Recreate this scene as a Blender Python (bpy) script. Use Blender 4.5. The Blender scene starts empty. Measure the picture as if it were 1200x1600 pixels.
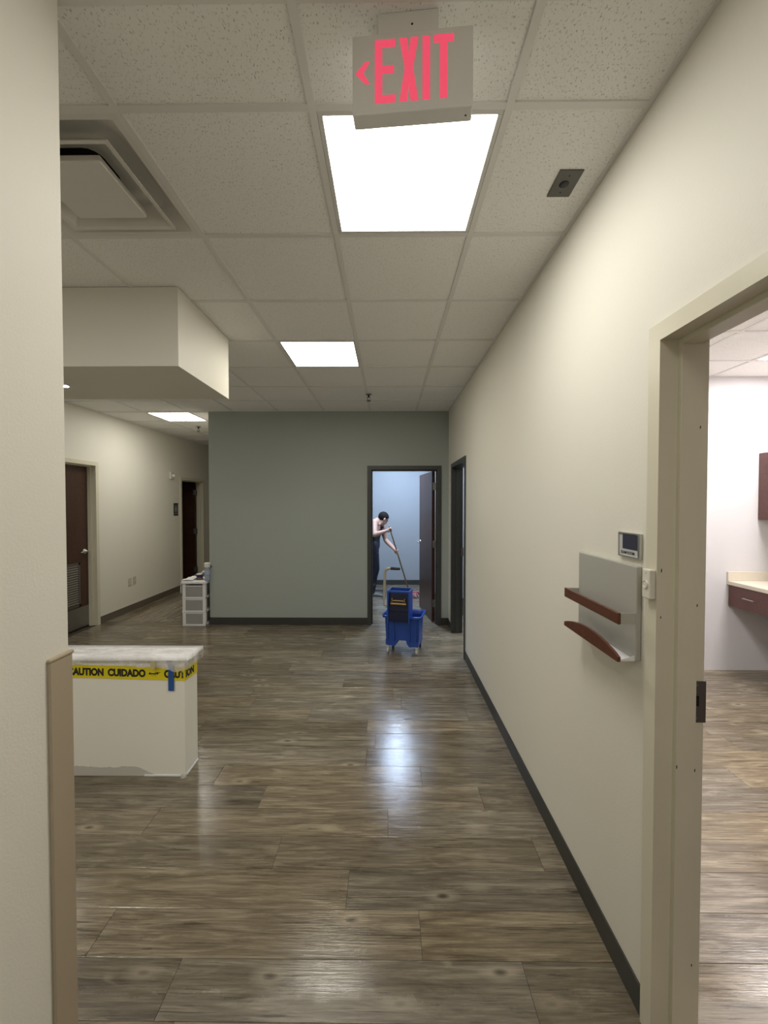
import bpy, bmesh, math, random
from mathutils import Vector, Matrix
random.seed(7)
S = bpy.context.scene
COL = S.collection
PI = math.pi

# ------------------------------------------------------------------ camera
F = 645.0                      # focal length in pixels of the 1200 px wide frame
VX, VY = 606.0, 786.0          # where the corridor direction (+Y) vanishes
EYE = 1.64
cd = bpy.data.cameras.new('camera'); cam = bpy.data.objects.new('camera', cd); COL.objects.link(cam)
cd.sensor_fit = 'HORIZONTAL'; cd.sensor_width = 36.0; cd.lens = 36.0 * F / 1200.0
cd.clip_start = 0.02; cd.clip_end = 100
cam.location = (0, 0, EYE)
cam.rotation_euler = (PI/2 - math.atan((800 - VY)/F), 0, math.atan((VX - 600)/F))
S.camera = cam
# ------------------------------------------------------------------ world + exposure
w = bpy.data.worlds.new('world'); S.world = w; w.use_nodes = True
w.node_tree.nodes['Background'].inputs[0].default_value = (0.5, 0.5, 0.5, 1)
w.node_tree.nodes['Background'].inputs[1].default_value = 0.0
S.view_settings.view_transform = 'Standard'; S.view_settings.look = 'None'
S.view_settings.exposure = 1.08; S.view_settings.gamma = 1.0
S.view_settings.use_curve_mapping = False
# lamp strengths (the lamps are the ceiling panels built below)
L_HALL = 8.2; L_HALL2 = 9.0; L_SIDE = 16.0; L_END = 17.0; L_FAR = 8.5

def D(px, dist):   # x of a pixel column at a distance down the corridor
    return (px - VX) * dist / F
def Z(py, dist):   # height of a pixel row at a distance
    return EYE - (py - VY) * dist / F

# ------------------------------------------------------------------ mesh helpers
def B(): return bmesh.new()

def box(bm, x0, x1, y0, y1, z0, z1, bev=0.0, seg=1, M=None):
    r = bmesh.ops.create_cube(bm, size=1.0)
    vs = r['verts']
    for v in vs:
        v.co = Vector((x0 + (v.co.x + .5)*(x1-x0), y0 + (v.co.y + .5)*(y1-y0), z0 + (v.co.z + .5)*(z1-z0)))
    if bev > 0:
        es = list({e for v in vs for e in v.link_edges})
        r2 = bmesh.ops.bevel(bm, geom=es, offset=bev, segments=seg, affect='EDGES', profile=0.5)
        vs = list({v for f in r2['faces'] for v in f.verts} | {v for v in vs if v.is_valid})
    if M is not None:
        for v in vs: v.co = M @ v.co
    return vs

def prism(bm, poly, a, b, fn):
    """extrude a 2-D polygon from a to b; fn(p, q, s) -> xyz"""
    n = len(poly)
    lo = [bm.verts.new(fn(p, q, a)) for p, q in poly]
    hi = [bm.verts.new(fn(p, q, b)) for p, q in poly]
    bm.faces.new(lo); bm.faces.new(hi[::-1])
    for i in range(n):
        j = (i+1) % n
        bm.faces.new((lo[i], hi[i], hi[j], lo[j]))
    return lo + hi

def tube(bm, pts, r, n=10, cap=True):
    pts = [Vector(p) for p in pts]
    rs = r if isinstance(r, (list, tuple)) else [r]*len(pts)
    rings = []; up = None
    for i, p in enumerate(pts):
        t = (pts[min(i+1, len(pts)-1)] - pts[max(i-1, 0)]).normalized()
        if up is None:
            up = Vector((0, 0, 1)) if abs(t.z) < .9 else Vector((1, 0, 0))
        s = t.cross(up).normalized(); up = s.cross(t).normalized()
        rings.append([bm.verts.new(p + (s*math.cos(2*PI*k/n) + up*math.sin(2*PI*k/n))*rs[i]) for k in range(n)])
    for a, b in zip(rings, rings[1:]):
        for k in range(n):
            bm.faces.new((a[k], a[(k+1) % n], b[(k+1) % n], b[k]))
    if cap:
        bm.faces.new(rings[0][::-1]); bm.faces.new(rings[-1])

def lathe(bm, prof, c=(0, 0, 0), n=24, axis='z', closed=False):
    c = Vector(c); rings = []
    for r, h in prof:
        ring = []
        for k in range(n):
            a = 2*PI*k/n; u, v = r*math.cos(a), r*math.sin(a)
            o = {'z': (u, v, h), 'y': (u, h, -v), 'x': (h, u, v)}[axis]
            ring.append(bm.verts.new(c + Vector(o)))
        rings.append(ring)
    for a, b in zip(rings, rings[1:]):
        for k in range(n):
            bm.faces.new((a[k], a[(k+1) % n], b[(k+1) % n], b[k]))
    if prof[0][0] > 1e-6: bm.faces.new(rings[0][::-1])
    if prof[-1][0] > 1e-6: bm.faces.new(rings[-1])
    bmesh.ops.remove_doubles(bm, verts=bm.verts, dist=1e-6)

def arc(p0, p1, p2, n=8):   # quadratic curve
    p0, p1, p2 = map(Vector, (p0, p1, p2))
    return [(p0*(1-t)**2 + p1*2*t*(1-t) + p2*t*t) for t in [i/n for i in range(n+1)]]

def wloc(o):
    L = Vector((0, 0, 0))
    while o is not None:
        L += o.location; o = o.parent
    return L

def obj(name, bm, m, parent=None, smooth=False, local=False, origin=None):
    """link a bmesh as one object; coordinates are world unless local"""
    bmesh.ops.recalc_face_normals(bm, faces=bm.faces)
    me = bpy.data.meshes.new(name)
    L = Vector((0, 0, 0))
    if parent is not None and not local: L = wloc(parent)
    if origin is not None: L = Vector(origin)
    if L.length > 0: bmesh.ops.translate(bm, verts=bm.verts, vec=-L)
    bm.to_mesh(me); bm.free()
    o = bpy.data.objects.new(name, me); COL.objects.link(o)
    if m is not None: me.materials.append(m)
    if smooth:
        for p in me.polygons: p.use_smooth = True
    if parent is not None: o.parent = parent
    if origin is not None: o.location = Vector(origin) - (wloc(parent) if parent is not None else Vector())
    return o

def tag(o, label, cat, group=None, kind=None):
    o['label'] = label; o['category'] = cat
    if group: o['group'] = group
    if kind: o['kind'] = kind
    return o

def thing(name, label, cat, loc=(0, 0, 0), rz=0.0, group=None, kind=None):
    o = bpy.data.objects.new(name, None); COL.objects.link(o)
    o.empty_display_size = .1
    o.location = loc; o.rotation_euler = (0, 0, rz)
    return tag(o, label, cat, group, kind)

def bx(name, m, parent, *a, bev=0.0, seg=1, local=False):
    bm = B(); box(bm, *a, bev=bev, seg=seg); return obj(name, bm, m, parent, local=local)

def text_mesh(txt, size, bold=0.0, xs=1.0, extr=0.0, shear=0.0, align='LEFT'):
    cu = bpy.data.curves.new('t', 'FONT'); cu.body = txt; cu.size = size; cu.offset = bold
    cu.extrude = extr; cu.align_x = align; cu.shear = shear; cu.resolution_u = 4
    o = bpy.data.objects.new('t', cu); COL.objects.link(o)
    dg = bpy.context.evaluated_depsgraph_get(); dg.update()
    me = bpy.data.meshes.new_from_object(o.evaluated_get(dg))
    bpy.data.objects.remove(o); bpy.data.curves.remove(cu)
    for v in me.vertices: v.co.x *= xs
    return me

# ------------------------------------------------------------------ materials
class NT:
    def __init__(s, name):
        s.m = bpy.data.materials.new(name); s.m.use_nodes = True
        s.t = s.m.node_tree; s.n = s.t.nodes; s.l = s.t.links
        s.p = s.n['Principled BSDF']; s.o = s.n['Material Output']
    def new(s, typ, **kw):
        nd = s.n.new(typ)
        for k, v in kw.items():
            if k in nd.inputs: nd.inputs[k].default_value = v
            else: setattr(nd, k, v)
        return nd
    def link(s, a, b): s.l.new(a, b)
    def coords(s, kind='Object', scale=(1, 1, 1)):
        tc = s.new('ShaderNodeTexCoord'); mp = s.new('ShaderNodeMapping')
        mp.inputs['Scale'].default_value = scale
        s.link(tc.outputs[kind], mp.inputs['Vector']); return mp.outputs[0]
    def noise(s, vec, scale, detail=4, rough=.55, dist=0):
        nd = s.new('ShaderNodeTexNoise'); nd.inputs['Scale'].default_value = scale
        nd.inputs['Detail'].default_value = detail; nd.inputs['Roughness'].default_value = rough
        nd.inputs['Distortion'].default_value = dist
        s.link(vec, nd.inputs['Vector']); return nd.outputs['Fac']
    def ramp(s, fac, stops):
        r = s.new('ShaderNodeValToRGB'); e = r.color_ramp.elements
        while len(e) < len(stops): e.new(.5)
        for x, (p, c) in zip(e, stops):
            x.position = p; x.color = (*c, 1) if len(c) == 3 else c
        s.link(fac, r.inputs[0]); return r.outputs[0]
    def math(s, op, a, b=None):
        nd = s.new('ShaderNodeMath', operation=op)
        for i, v in enumerate((a, b)):
            if v is None: continue
            if isinstance(v, (int, float)): nd.inputs[i].default_value = v
            else: s.link(v, nd.inputs[i])
        return nd.outputs[0]
    def mix(s, fac, a, b, blend='MIX'):
        nd = s.new('ShaderNodeMix', data_type='RGBA', blend_type=blend)
        for i, v in ((0, fac), (6, a), (7, b)):
            if isinstance(v, (int, float)): nd.inputs[i].default_value = v
            elif isinstance(v, tuple): nd.inputs[i].default_value = (*v, 1)
            else: s.link(v, nd.inputs[i])
        return nd.outputs[2]
    def bump(s, h, strength, dist=.002):
        b = s.new('ShaderNodeBump'); b.inputs['Strength'].default_value = strength
        b.inputs['Distance'].default_value = dist
        s.link(h, b.inputs['Height']); s.link(b.outputs[0], s.p.inputs['Normal'])

def plain(name, c, rough=.5, metal=0.0, spec=.5, bump=None, var=0.0, vscale=8, emit=None, es=0.0, alpha=1.0, trans=0.0, aniso=None):
    t = NT(name); p = t.p
    p.inputs['Base Color'].default_value = (*c, 1); p.inputs['Roughness'].default_value = rough
    p.inputs['Metallic'].default_value = metal; p.inputs['Specular IOR Level'].default_value = spec
    if var or bump:
        v = t.coords('Object', aniso or (1, 1, 1))
    if var:
        n = t.noise(v, vscale, 3)
        t.link(t.mix(n, tuple(max(0, q*(1-var)) for q in c), tuple(min(1, q*(1+var)) for q in c)), p.inputs['Base Color'])
    if bump:
        t.bump(t.noise(v, bump[0], 3), bump[1], bump[2] if len(bump) > 2 else .002)
    if emit:
        p.inputs['Emission Color'].default_value = (*emit, 1); p.inputs['Emission Strength'].default_value = es
    if alpha < 1: p.inputs['Alpha'].default_value = alpha
    if trans: p.inputs['Transmission Weight'].default_value = trans
    return t.m

def wood(name, dark, mid, light, gscale=1.0, rough=.35, spec=.5, planks=False, bumps=.15):
    t = NT(name); p = t.p
    tc = t.new('ShaderNodeTexCoord'); oi = t.new('ShaderNodeObjectInfo')
    off = t.new('ShaderNodeVectorMath', operation='ADD')
    cb = t.new('ShaderNodeCombineXYZ')
    if planks:
        t.link(t.math('MULTIPLY', oi.outputs['Random'], 91.0), cb.inputs[0])
        t.link(t.math('MULTIPLY', oi.outputs['Random'], 37.0), cb.inputs[1])
    t.link(tc.outputs['Object'], off.inputs[0]); t.link(cb.outputs[0], off.inputs[1])
    def mp(sc):
        m = t.new('ShaderNodeMapping'); m.inputs['Scale'].default_value = sc
        t.link(off.outputs[0], m.inputs['Vector']); return m.outputs[0]
    g = gscale
    # broad figure, fine fibres, dark streaks
    a = t.noise(mp((1.5*g, 15*g, 15*g)), 1.6, 7, .66, .9)
    b = t.noise(mp((2.5*g, 75*g, 75*g)), 2.0, 4, .65, .3)
    c = t.noise(mp((.8*g, 22*g, 22*g)), 2.2, 7, .7, 1.6)
    fig = t.math('ADD', t.math('MULTIPLY', a, .62), t.math('MULTIPLY', b, .38))
    col = t.ramp(fig, [(.32, dark), (.50, mid), (.68, light)])
    st = t.ramp(c, [(.56, (0, 0, 0)), (.63, (1, 1, 1))])
    col = t.mix(t.math('MULTIPLY', st, .72), col, tuple(q*.6 for q in dark))
    if planks:
        # knots and pale rubbed flecks
        vo = t.new('ShaderNodeTexVoronoi'); vo.inputs['Scale'].default_value = 1.0
        t.link(mp((2.9, 6.6, 6.6)), vo.inputs['Vector'])
        vo.inputs['Randomness'].default_value = 1.0
        hl = t.ramp(vo.outputs['Distance'], [(.10, (1, 1, 1)), (.24, (0, 0, 0))])
        col = t.mix(t.math('MULTIPLY', hl, .38), col, tuple(min(1, q*1.25) for q in light))
        kn = t.ramp(vo.outputs['Distance'], [(.03, (1, 1, 1)), (.10, (0, 0, 0))])
        col = t.mix(t.math('MULTIPLY', kn, .8), col, tuple(q*.45 for q in dark))
        fl = t.ramp(t.noise(mp((4, 16, 16)), 1.0, 3, .5, .6), [(.64, (0, 0, 0)), (.74, (1, 1, 1))])
        col = t.mix(t.math('MULTIPLY', fl, .28), col, tuple(min(1, q*1.35) for q in light))
        hv = t.new('ShaderNodeHueSaturation')
        t.link(col, hv.inputs['Color'])
        t.link(t.math('ADD', t.math('MULTIPLY', oi.outputs['Random'], .42), .80), hv.inputs['Value'])
        t.link(t.math('ADD', t.math('MULTIPLY', t.math('FRACT', t.math('MULTIPLY', oi.outputs['Random'], 17.3)), .3), .85), hv.inputs['Saturation'])
        col = hv.outputs[0]
        gm = t.new('ShaderNodeNewGeometry')
        wm = t.new('ShaderNodeMapping'); wm.inputs['Scale'].default_value = (1.2, 2.0, 1)
        t.link(gm.outputs['Position'], wm.inputs['Vector'])
        sm = t.noise(wm.outputs[0], 1.5, 4, .6, 1.0)      # mopping smears in the wax
        # the fresh wax coat stops in a ragged line short of the camera
        sy = t.new('ShaderNodeSeparateXYZ'); t.link(gm.outputs['Position'], sy.inputs[0])
        w2 = t.new('ShaderNodeMapping'); w2.inputs['Scale'].default_value = (9, 2.5, 1); t.link(gm.outputs['Position'], w2.inputs['Vector'])
        ed = t.math('ADD', sy.outputs['Y'], t.math('MULTIPLY', t.noise(w2.outputs[0], 1.0, 4, .6), .16))
        mr = t.new('ShaderNodeMapRange'); mr.inputs[1].default_value = 1.40; mr.inputs[2].default_value = 1.44; mr.inputs[3].default_value = .22; mr.inputs[4].default_value = 0.0
        t.link(ed, mr.inputs[0])
        t.link(t.math('ADD', mr.outputs[0], t.math('ADD', t.math('MULTIPLY', sm, .14), rough - .07)), p.inputs['Roughness'])
    else:
        p.inputs['Roughness'].default_value = rough
    t.link(col, p.inputs['Base Color']); p.inputs['Specular IOR Level'].default_value = spec
    t.bump(t.math('ADD', b, t.math('MULTIPLY', a, .25)), bumps, .0012)
    return t.m

def tile_mat(name, c):
    t = NT(name); p = t.p
    oi = t.new('ShaderNodeObjectInfo'); tc = t.new('ShaderNodeTexCoord')
    ad = t.new('ShaderNodeVectorMath', operation='ADD')
    cb = t.new('ShaderNodeCombineXYZ'); t.link(t.math('MULTIPLY', oi.outputs['Random'], 50), cb.inputs[0])
    t.link(tc.outputs['Object'], ad.inputs[0]); t.link(cb.outputs[0], ad.inputs[1])
    mp = t.new('ShaderNodeMapping'); mp.inputs['Scale'].default_value = (1.5, .8, 1)
    t.link(ad.outputs[0], mp.inputs['Vector'])
    n1 = t.noise(mp.outputs[0], 150, 3, .5); n2 = t.noise(ad.outputs[0], 260, 2, .6)
    pit = t.ramp(n1, [(.31, (0, 0, 0)), (.41, (1, 1, 1))])
    h = t.math('ADD', pit, t.math('MULTIPLY', n2, .5))
    t.link(t.mix(pit, tuple(q*.60 for q in c), c), p.inputs['Base Color'])
    p.inputs['Roughness'].default_value = .95; p.inputs['Specular IOR Level'].default_value = .1
    t.bump(h, .5, .003)
    return t.m

def paint(name, c, bs=.25, rough=.55):
    t = NT(name); p = t.p
    v = t.coords('Object')
    n = t.noise(v, 1.7, 3)
    t.link(t.mix(n, tuple(q*.975 for q in c), tuple(min(1, q*1.02) for q in c)), p.inputs['Base Color'])
    p.inputs['Roughness'].default_value = rough; p.inputs['Specular IOR Level'].default_value = .35
    t.bump(t.noise(v, 160, 3, .5), bs, .0015)
    return t.m

def lamp_mat(name, c, s):
    t = NT(name); p = t.p
    p.inputs['Base Color'].default_value = (.9, .9, .9, 1); p.inputs['Roughness'].default_value = .4
    v = t.coords('Object', (1, 1, 1))
    # prismatic lens: fine grid of cells, a little dimmer towards the ends of the tubes
    vo = t.new('ShaderNodeTexVoronoi'); vo.inputs['Scale'].default_value = 140; t.link(v, vo.inputs['Vector'])
    t.bump(vo.outputs['Distance'], .3, .001)
    p.inputs['Emission Color'].default_value = (*c, 1); p.inputs['Emission Strength'].default_value = s
    return t.m

M = {}
M['cream'] = paint('wall_paint_cream', (.77, .745, .66))
M['white_wall'] = paint('wall_paint_white', (.60, .585, .585))
M['grey_wall'] = paint('wall_paint_grey_green', (.37, .405, .38))
M['end_wall'] = paint('wall_paint_pale', (.36, .375, .39))
M['tile'] = tile_mat('ceiling_tile_board', (.93, .92, .89))
M['tbar'] = plain('grid_bar_enamel', (.78, .765, .735), .5)
M['slab'] = plain('slab_grey', (.3, .3, .3), .9)
M['floor_base'] = plain('floor_joint', (.035, .028, .02), .8)
M['plank'] = wood('vinyl_plank_wood', (.070, .054, .036), (.172, .142, .100), (.345, .295, .215), rough=.13, spec=.5, planks=True, bumps=.45)
M['base_dark'] = plain('baseboard_vinyl_charcoal', (.042, .042, .038), .45)
M['base_brown'] = plain('baseboard_vinyl_taupe', (.13, .11, .085), .5)
M['frame_cream'] = plain('door_frame_cream_enamel', (.66, .625, .50), .38, bump=(60, .08, .001), var=.03)
M['frame_dark'] = plain('door_frame_charcoal_enamel', (.048, .050, .047), .38, bump=(60, .08, .001))
M['door_wood'] = wood('door_veneer_dark_cherry', (.032, .014, .009), (.055, .024, .015), (.085, .038, .023), gscale=1.4, rough=.35, bumps=.05)
M['cab_wood'] = wood('cabinet_laminate_cherry', (.066, .026, .021), (.096, .040, .033), (.13, .056, .046), gscale=1.5, rough=.4, bumps=.04)
M['rack_wood'] = wood('rack_wood_cherry', (.075, .021, .010), (.11, .034, .017), (.15, .05, .026), gscale=2.0, rough=.35, bumps=.05)
M['steel'] = plain('brushed_steel', (.55, .55, .54), .33, 1.0, bump=(120, .05, .0005), aniso=(1, 1, 8))
M['steel_dark'] = plain('dull_steel', (.30, .29, .27), .42, .9, bump=(90, .06, .0006))
M['strike'] = plain('bronzed_steel', (.16, .145, .14), .45, .7)
M['black'] = plain('black_void', (.006, .006, .006), .9)
M['black_plastic'] = plain('black_plastic', (.015, .015, .016), .45)
M['white_plastic'] = plain('white_plastic', (.78, .78, .80), .4)
M['cream_plastic'] = plain('cream_plastic', (.70, .67, .58), .4)
M['outlet'] = plain('outlet_ivory', (.52, .50, .40), .4)
M['guard'] = plain('corner_guard_tan_vinyl', (.40, .33, .235), .5, bump=(350, .25, .0008))
M['rack_grey'] = plain('rack_grey_laminate', (.40, .395, .355), .42)
M['lamp_white'] = plain('lamp_frame_white', (.70, .69, .66), .4)
M['duct_white'] = plain('diffuser_white_enamel', (.74, .72, .67), .45)

def child_boxes(name, m, parent, rects):
    for r in rects: bx(name, m, parent, *r)
# ================================================================== STRUCTURE
CEIL = EYE + 1.22
XR = 0.810          # corridor side of the right wall
TR = 0.120          # its thickness
XL = -0.80          # corridor side of the near left wall
XH = -3.90          # long left wall
YF = 5.52           # grey wall
TF = 0.12
YB = 8.26           # back wall of the end room
YS = 4.05           # far wall of the side room
XS = 3.90           # right wall of the side rooms

def wall(name, label, m, axis, t0, t1, a0, a1, openings=(), h=CEIL + .004):
    """axis 'y': wall runs along y and is t0..t1 thick in x; openings = (start, end, top)"""
    bm = B()
    def put(b0, b1, z0, z1):
        if axis == 'y': box(bm, t0, t1, b0, b1, z0, z1)
        else: box(bm, b0, b1, t0, t1, z0, z1)
    cur = a0
    for o0, o1, top in sorted(openings):
        put(cur, o0, 0, h); put(o0, o1, top, h); cur = o1
    put(cur, a1, 0, h)
    return tag(obj(name, bm, m), label, 'wall', kind='structure')

E = .028     # frame tongue inside the rough opening
# door openings (clear width)
D1 = (0.313, 1.228, 2.118)          # near right, along y
D2 = (-0.222, 0.662, 2.085)         # end doorway, along x
D3 = (4.345, 5.190, 2.080)          # far right, along y
D4 = (4.555, 5.468, 2.135)          # left wall, closed louvred door
D5 = (7.770, 8.680, 2.080)          # left wall, far open door
def rough(d): return (d[0]-E, d[1]+E, d[2]+E)

wall('wall_right', 'long cream wall on the right of the corridor', M['cream'], 'y', XR, XR+TR, -3.4, YF, [rough(D1), rough(D3)])
wall('wall_far', 'grey green accent wall facing the corridor', M['grey_wall'], 'x', YF, YF+TF, -2.40, XR+TR, [rough(D2)])
wall('wall_left', 'cream near wall on the left of the corridor', M['cream'], 'y', XL-.12, XL, -3.4, 1.018)
wall('wall_hall', 'long cream wall of the left hallway with two doors', M['cream'], 'y', XH-.13, XH, -3.4, 11.0, [rough(D4), rough(D5)])
wall('wall_near_left', 'cream wall behind the reception area', M['cream'], 'x', -3.52, -3.4, XH, XL-.12)
wall('wall_hall_right', 'cream wall on the right of the back hallway', M['cream'], 'y', -2.40, -2.28, YF+TF, 11.0)
wall('wall_hall_end', 'cream wall closing the back hallway', M['cream'], 'x', 11.0, 11.12, XH, -2.28)
wall('wall_end_room', 'pale wall at the back of the room being mopped', M['end_wall'], 'x', YB, YB+.1, -2.28, XR+TR)
wall('wall_end_room_right', 'pale right wall of the room being mopped', M['end_wall'], 'y', XR, XR+TR, YF+TF, YB)
wall('wall_side_room_far', 'white far wall of the bright side room', M['white_wall'], 'x', YS, YS+.12, XR+TR, XS)
wall('wall_side_room_right', 'white right wall of the bright side room', M['white_wall'], 'y', XS, XS+.1, -1.2, 7.2)
wall('wall_side_room_near', 'white near wall of the bright side room', M['white_wall'], 'x', -1.3, -1.2, XR+TR, XS)
wall('wall_back_room_far', 'pale far wall of the room beyond the dark doorway', M['end_wall'], 'x', 7.1, 7.2, XR+TR, XS)
wall('wall_behind', 'cream wall behind the camera', M['cream'], 'x', -3.52, -3.4, XL-.12, XR+TR)
wall('wall_dark_room', 'wall of the unlit room behind the open hall door', M['cream'], 'y', -6.1, -6.0, 6.6, 9.6)
wall('wall_dark_room_far', 'far wall of the unlit room', M['cream'], 'x', 9.5, 9.6, -6.0, XH-.13)
wall('wall_dark_room_near', 'near wall of the unlit room', M['cream'], 'x', 6.6, 6.7, -6.0, XH-.13)

# ---------------------------------------------------------------- floor
bm = B(); box(bm, -6.2, 4.1, -3.6, 11.2, -.12, -.0045)
floor = tag(obj('floor', bm, M['floor_base']), 'grey brown wood look plank floor, waxed and shiny', 'floor', kind='structure')
PW, PL = .182, 1.22
_pm = {}
def plank(cx, cy, l, wd, rot=0.0):
    if l < .03 or wd < .02: return
    k = (round(l, 3), round(wd, 3))
    if k not in _pm:
        bm = B(); g = .0006; c = .0012
        L, W = l/2 - g, wd/2 - g
        lo = [bm.verts.new((sx*L, sy*W, -.004)) for sx, sy in ((-1,-1),(1,-1),(1,1),(-1,1))]
        mi = [bm.verts.new((sx*L, sy*W, -.0008)) for sx, sy in ((-1,-1),(1,-1),(1,1),(-1,1))]
        hi = [bm.verts.new((sx*(L-c), sy*(W-c), 0)) for sx, sy in ((-1,-1),(1,-1),(1,1),(-1,1))]
        bm.faces.new(hi)
        for a, b in ((lo, mi), (mi, hi)):
            for i in range(4): bm.faces.new((a[i], a[(i+1) % 4], b[(i+1) % 4], b[i]))
        bmesh.ops.recalc_face_normals(bm, faces=bm.faces)
        me = bpy.data.meshes.new('plank'); bm.to_mesh(me); bm.free(); me.materials.append(M['plank'])
        _pm[k] = me
    o = bpy.data.objects.new('plank', _pm[k]); COL.objects.link(o)
    o.location = (cx, cy, 0); o.rotation_euler = (0, 0, rot); o.parent = floor
def lay_x(x0, x1, y0, y1, known={}):
    r0 = math.floor((y0 - 1.447)/PW); r = r0
    while 1.447 + r*PW < y1 - .001:
        a = max(y0, 1.447 + r*PW); b = min(y1, 1.447 + (r+1)*PW)
        s = known.get(r, (r*0.473 + .31*math.sin(r*2.1)) % PL)
        k = math.floor((x0 - s)/PL)
        while s + k*PL < x1 - .001:
            l, h = max(x0, s + k*PL), min(x1, s + (k+1)*PL)
            plank((l+h)/2, (a+b)/2, h-l, b-a); k += 1
        r += 1
def lay_y(x0, x1, y0, y1):
    c = 0
    while x0 + c*PW < x1 - .001:
        a, b = x0 + c*PW, min(x1, x0 + (c+1)*PW)
        s = (c*.53) % PL; k = math.floor((y0 - s)/PL)
        while s + k*PL < y1 - .001:
            l, h = max(y0, s + k*PL), min(y1, s + (k+1)*PL)
            plank((a+b)/2, (l+h)/2, h-l, b-a, PI/2); k += 1
        c += 1
lay_x(XH, XR+TR, 1.018, YF+TF, {0: .125, 1: -.17, 2: -.52, 3: 0.0, 4: .52, 5: .20, 6: -.14})
lay_x(XL-.1, XR+TR, .36, 1.018)
lay_x(XH, XL-.1, .36, 1.018)
lay_x(XR+TR, XS, 1.0, YS, {0: .30, 1: 1.0})
lay_x(-2.28, XR, YF+TF, YB)
lay_x(XR+TR, 2.6, YS+.12, 6.0)
lay_y(XH, -2.40, YF+TF, 11.0)

# ---------------------------------------------------------------- ceiling
bm = B(); box(bm, -6.2, 4.1, -3.6, 11.2, CEIL+.16, CEIL+.22)
ceiling = tag(obj('ceiling', bm, M['slab']), 'suspended ceiling of speckled white tiles in a metal grid', 'ceiling', kind='structure')
GX0, GY0, T = .375, 1.300, .610
SOF = (XH, -1.19, 2.352, 3.095, 2.418)      # soffit x0,x1,y0,y1,bottom
SKIP = []                                    # cells taken by lamps and the diffuser: (cx, cy)
LAMPS = [(0, 0, 'A'), (-1, 3, 'B'), (-5, 7, 'C'), (0, -4, 'D'), (-4, -2, 'E'), (-6, 4, 'F'), (-4, -5, 'G')]
def cell(i, j): return (GX0 + (i-1)*T, GX0 + i*T, GY0 + j*T, GY0 + (j+1)*T)
_tm = {}
def ctile(x0, x1, y0, y1):
    if x1-x0 < .03 or y1-y0 < .03: return
    k = (round(x1-x0, 3), round(y1-y0, 3))
    if k not in _tm:
        bm = B(); a, b = k[0]/2-.004, k[1]/2-.004
        box(bm, -a, a, -b, b, .006, .022)
        me = bpy.data.meshes.new('ceiling_tile'); bm.to_mesh(me); bm.free(); me.materials.append(M['tile']); _tm[k] = me
    o = bpy.data.objects.new('ceiling_tile', _tm[k]); COL.objects.link(o)
    o.location = ((x0+x1)/2, (y0+y1)/2, CEIL); o.parent = ceiling
def bar(x0, x1, y0, y1, z=0.0):
    bm = B(); box(bm, x0, x1, y0, y1, CEIL+z, CEIL+z+.006)
    obj('grid_bar', bm, M['tbar'], ceiling)
def grid(x0, x1, y0, y1, gx, gy, skip=()):
    hw = .012
    xs = [x0] + [gx + k*T for k in range(-20, 20) if x0+.02 < gx + k*T < x1-.02] + [x1]
    ys = [y0] + [gy + k*T for k in range(-20, 20) if y0+.02 < gy + k*T < y1-.02] + [y1]
    for a, b in zip(xs, xs[1:]):
        for c, d in zip(ys, ys[1:]):
            if any(abs((a+b)/2 - sx) < .25 and abs((c+d)/2 - sy) < .25 for sx, sy in skip): continue
            ctile(a, b, c, d)
    for x in xs[1:-1]: bar(x-hw, x+hw, y0, y1)
    for y in ys[1:-1]:
        for a, b in zip(xs, xs[1:]):
            bar(a + (hw if a != x0 else 0), b - (hw if b != x1 else 0), y-hw, y+hw, .0004)
    # wall angle
    for x in (x0, x1-.016): bar(x, x+.016, y0, y1, .0008)
    for y in (y0, y1-.016): bar(x0, x1, y, y+.016, .0012)
lampc = {}
for i, j, n in LAMPS:
    c = cell(i, j); lampc[n] = c; SKIP.append(((c[0]+c[1])/2, (c[2]+c[3])/2))
dc = cell(-2, 0); SKIP.append(((dc[0]+dc[1])/2, (dc[2]+dc[3])/2))
grid(XL, XR, -3.4, 1.018, GX0, GY0, SKIP)
grid(XH, XR, 1.018, YF, GX0, GY0, SKIP)
grid(XH, XL-.12, -3.4, 1.018, GX0, GY0, SKIP)
grid(XH, -2.40, YF, 11.0, GX0, GY0, SKIP)
SGX, SGY = 3.13, 3.61
side_lamps = [(SGX, SGX+T, SGY-2*T, SGY), (SGX-3*T, SGX-2*T, SGY-4*T, SGY-2*T)]
sk = []
for a in side_lamps:
    for f in (.25, .75): sk.append(((a[0]+a[1])/2, a[2] + (a[3]-a[2])*f))
grid(XR+TR, XS, -1.2, YS, SGX, SGY, sk)
EGX, EGY = .01, 6.20
end_lamps = [(EGX, EGX+T/2, EGY, EGY+2*T)]
for k in range(2): ctile(EGX+T/2, EGX+T, EGY+k*T, EGY+(k+1)*T)
sk = [(EGX+T/2, EGY+T*.5), (EGX+T/2, EGY+T*1.5)]
grid(-2.28, XR, YF+TF, YB, EGX, EGY, sk)
back_lamps = [(1.6, 1.6+T, 5.0, 5.0+2*T)]
sk = [(1.6+T/2, 5.0+T*.5), (1.6+T/2, 5.0+T*1.5)]
grid(XR+TR, XS, YS+.12, 7.1, 1.6, 5.0, sk)

# soffit over the reception desk
bm = B(); box(bm, SOF[0], SOF[1], SOF[2], SOF[3], SOF[4], CEIL+.003)
tag(obj('trim_soffit', bm, M['cream']), 'boxed cream soffit hanging from the ceiling above the half wall', 'soffit', kind='structure')

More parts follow.
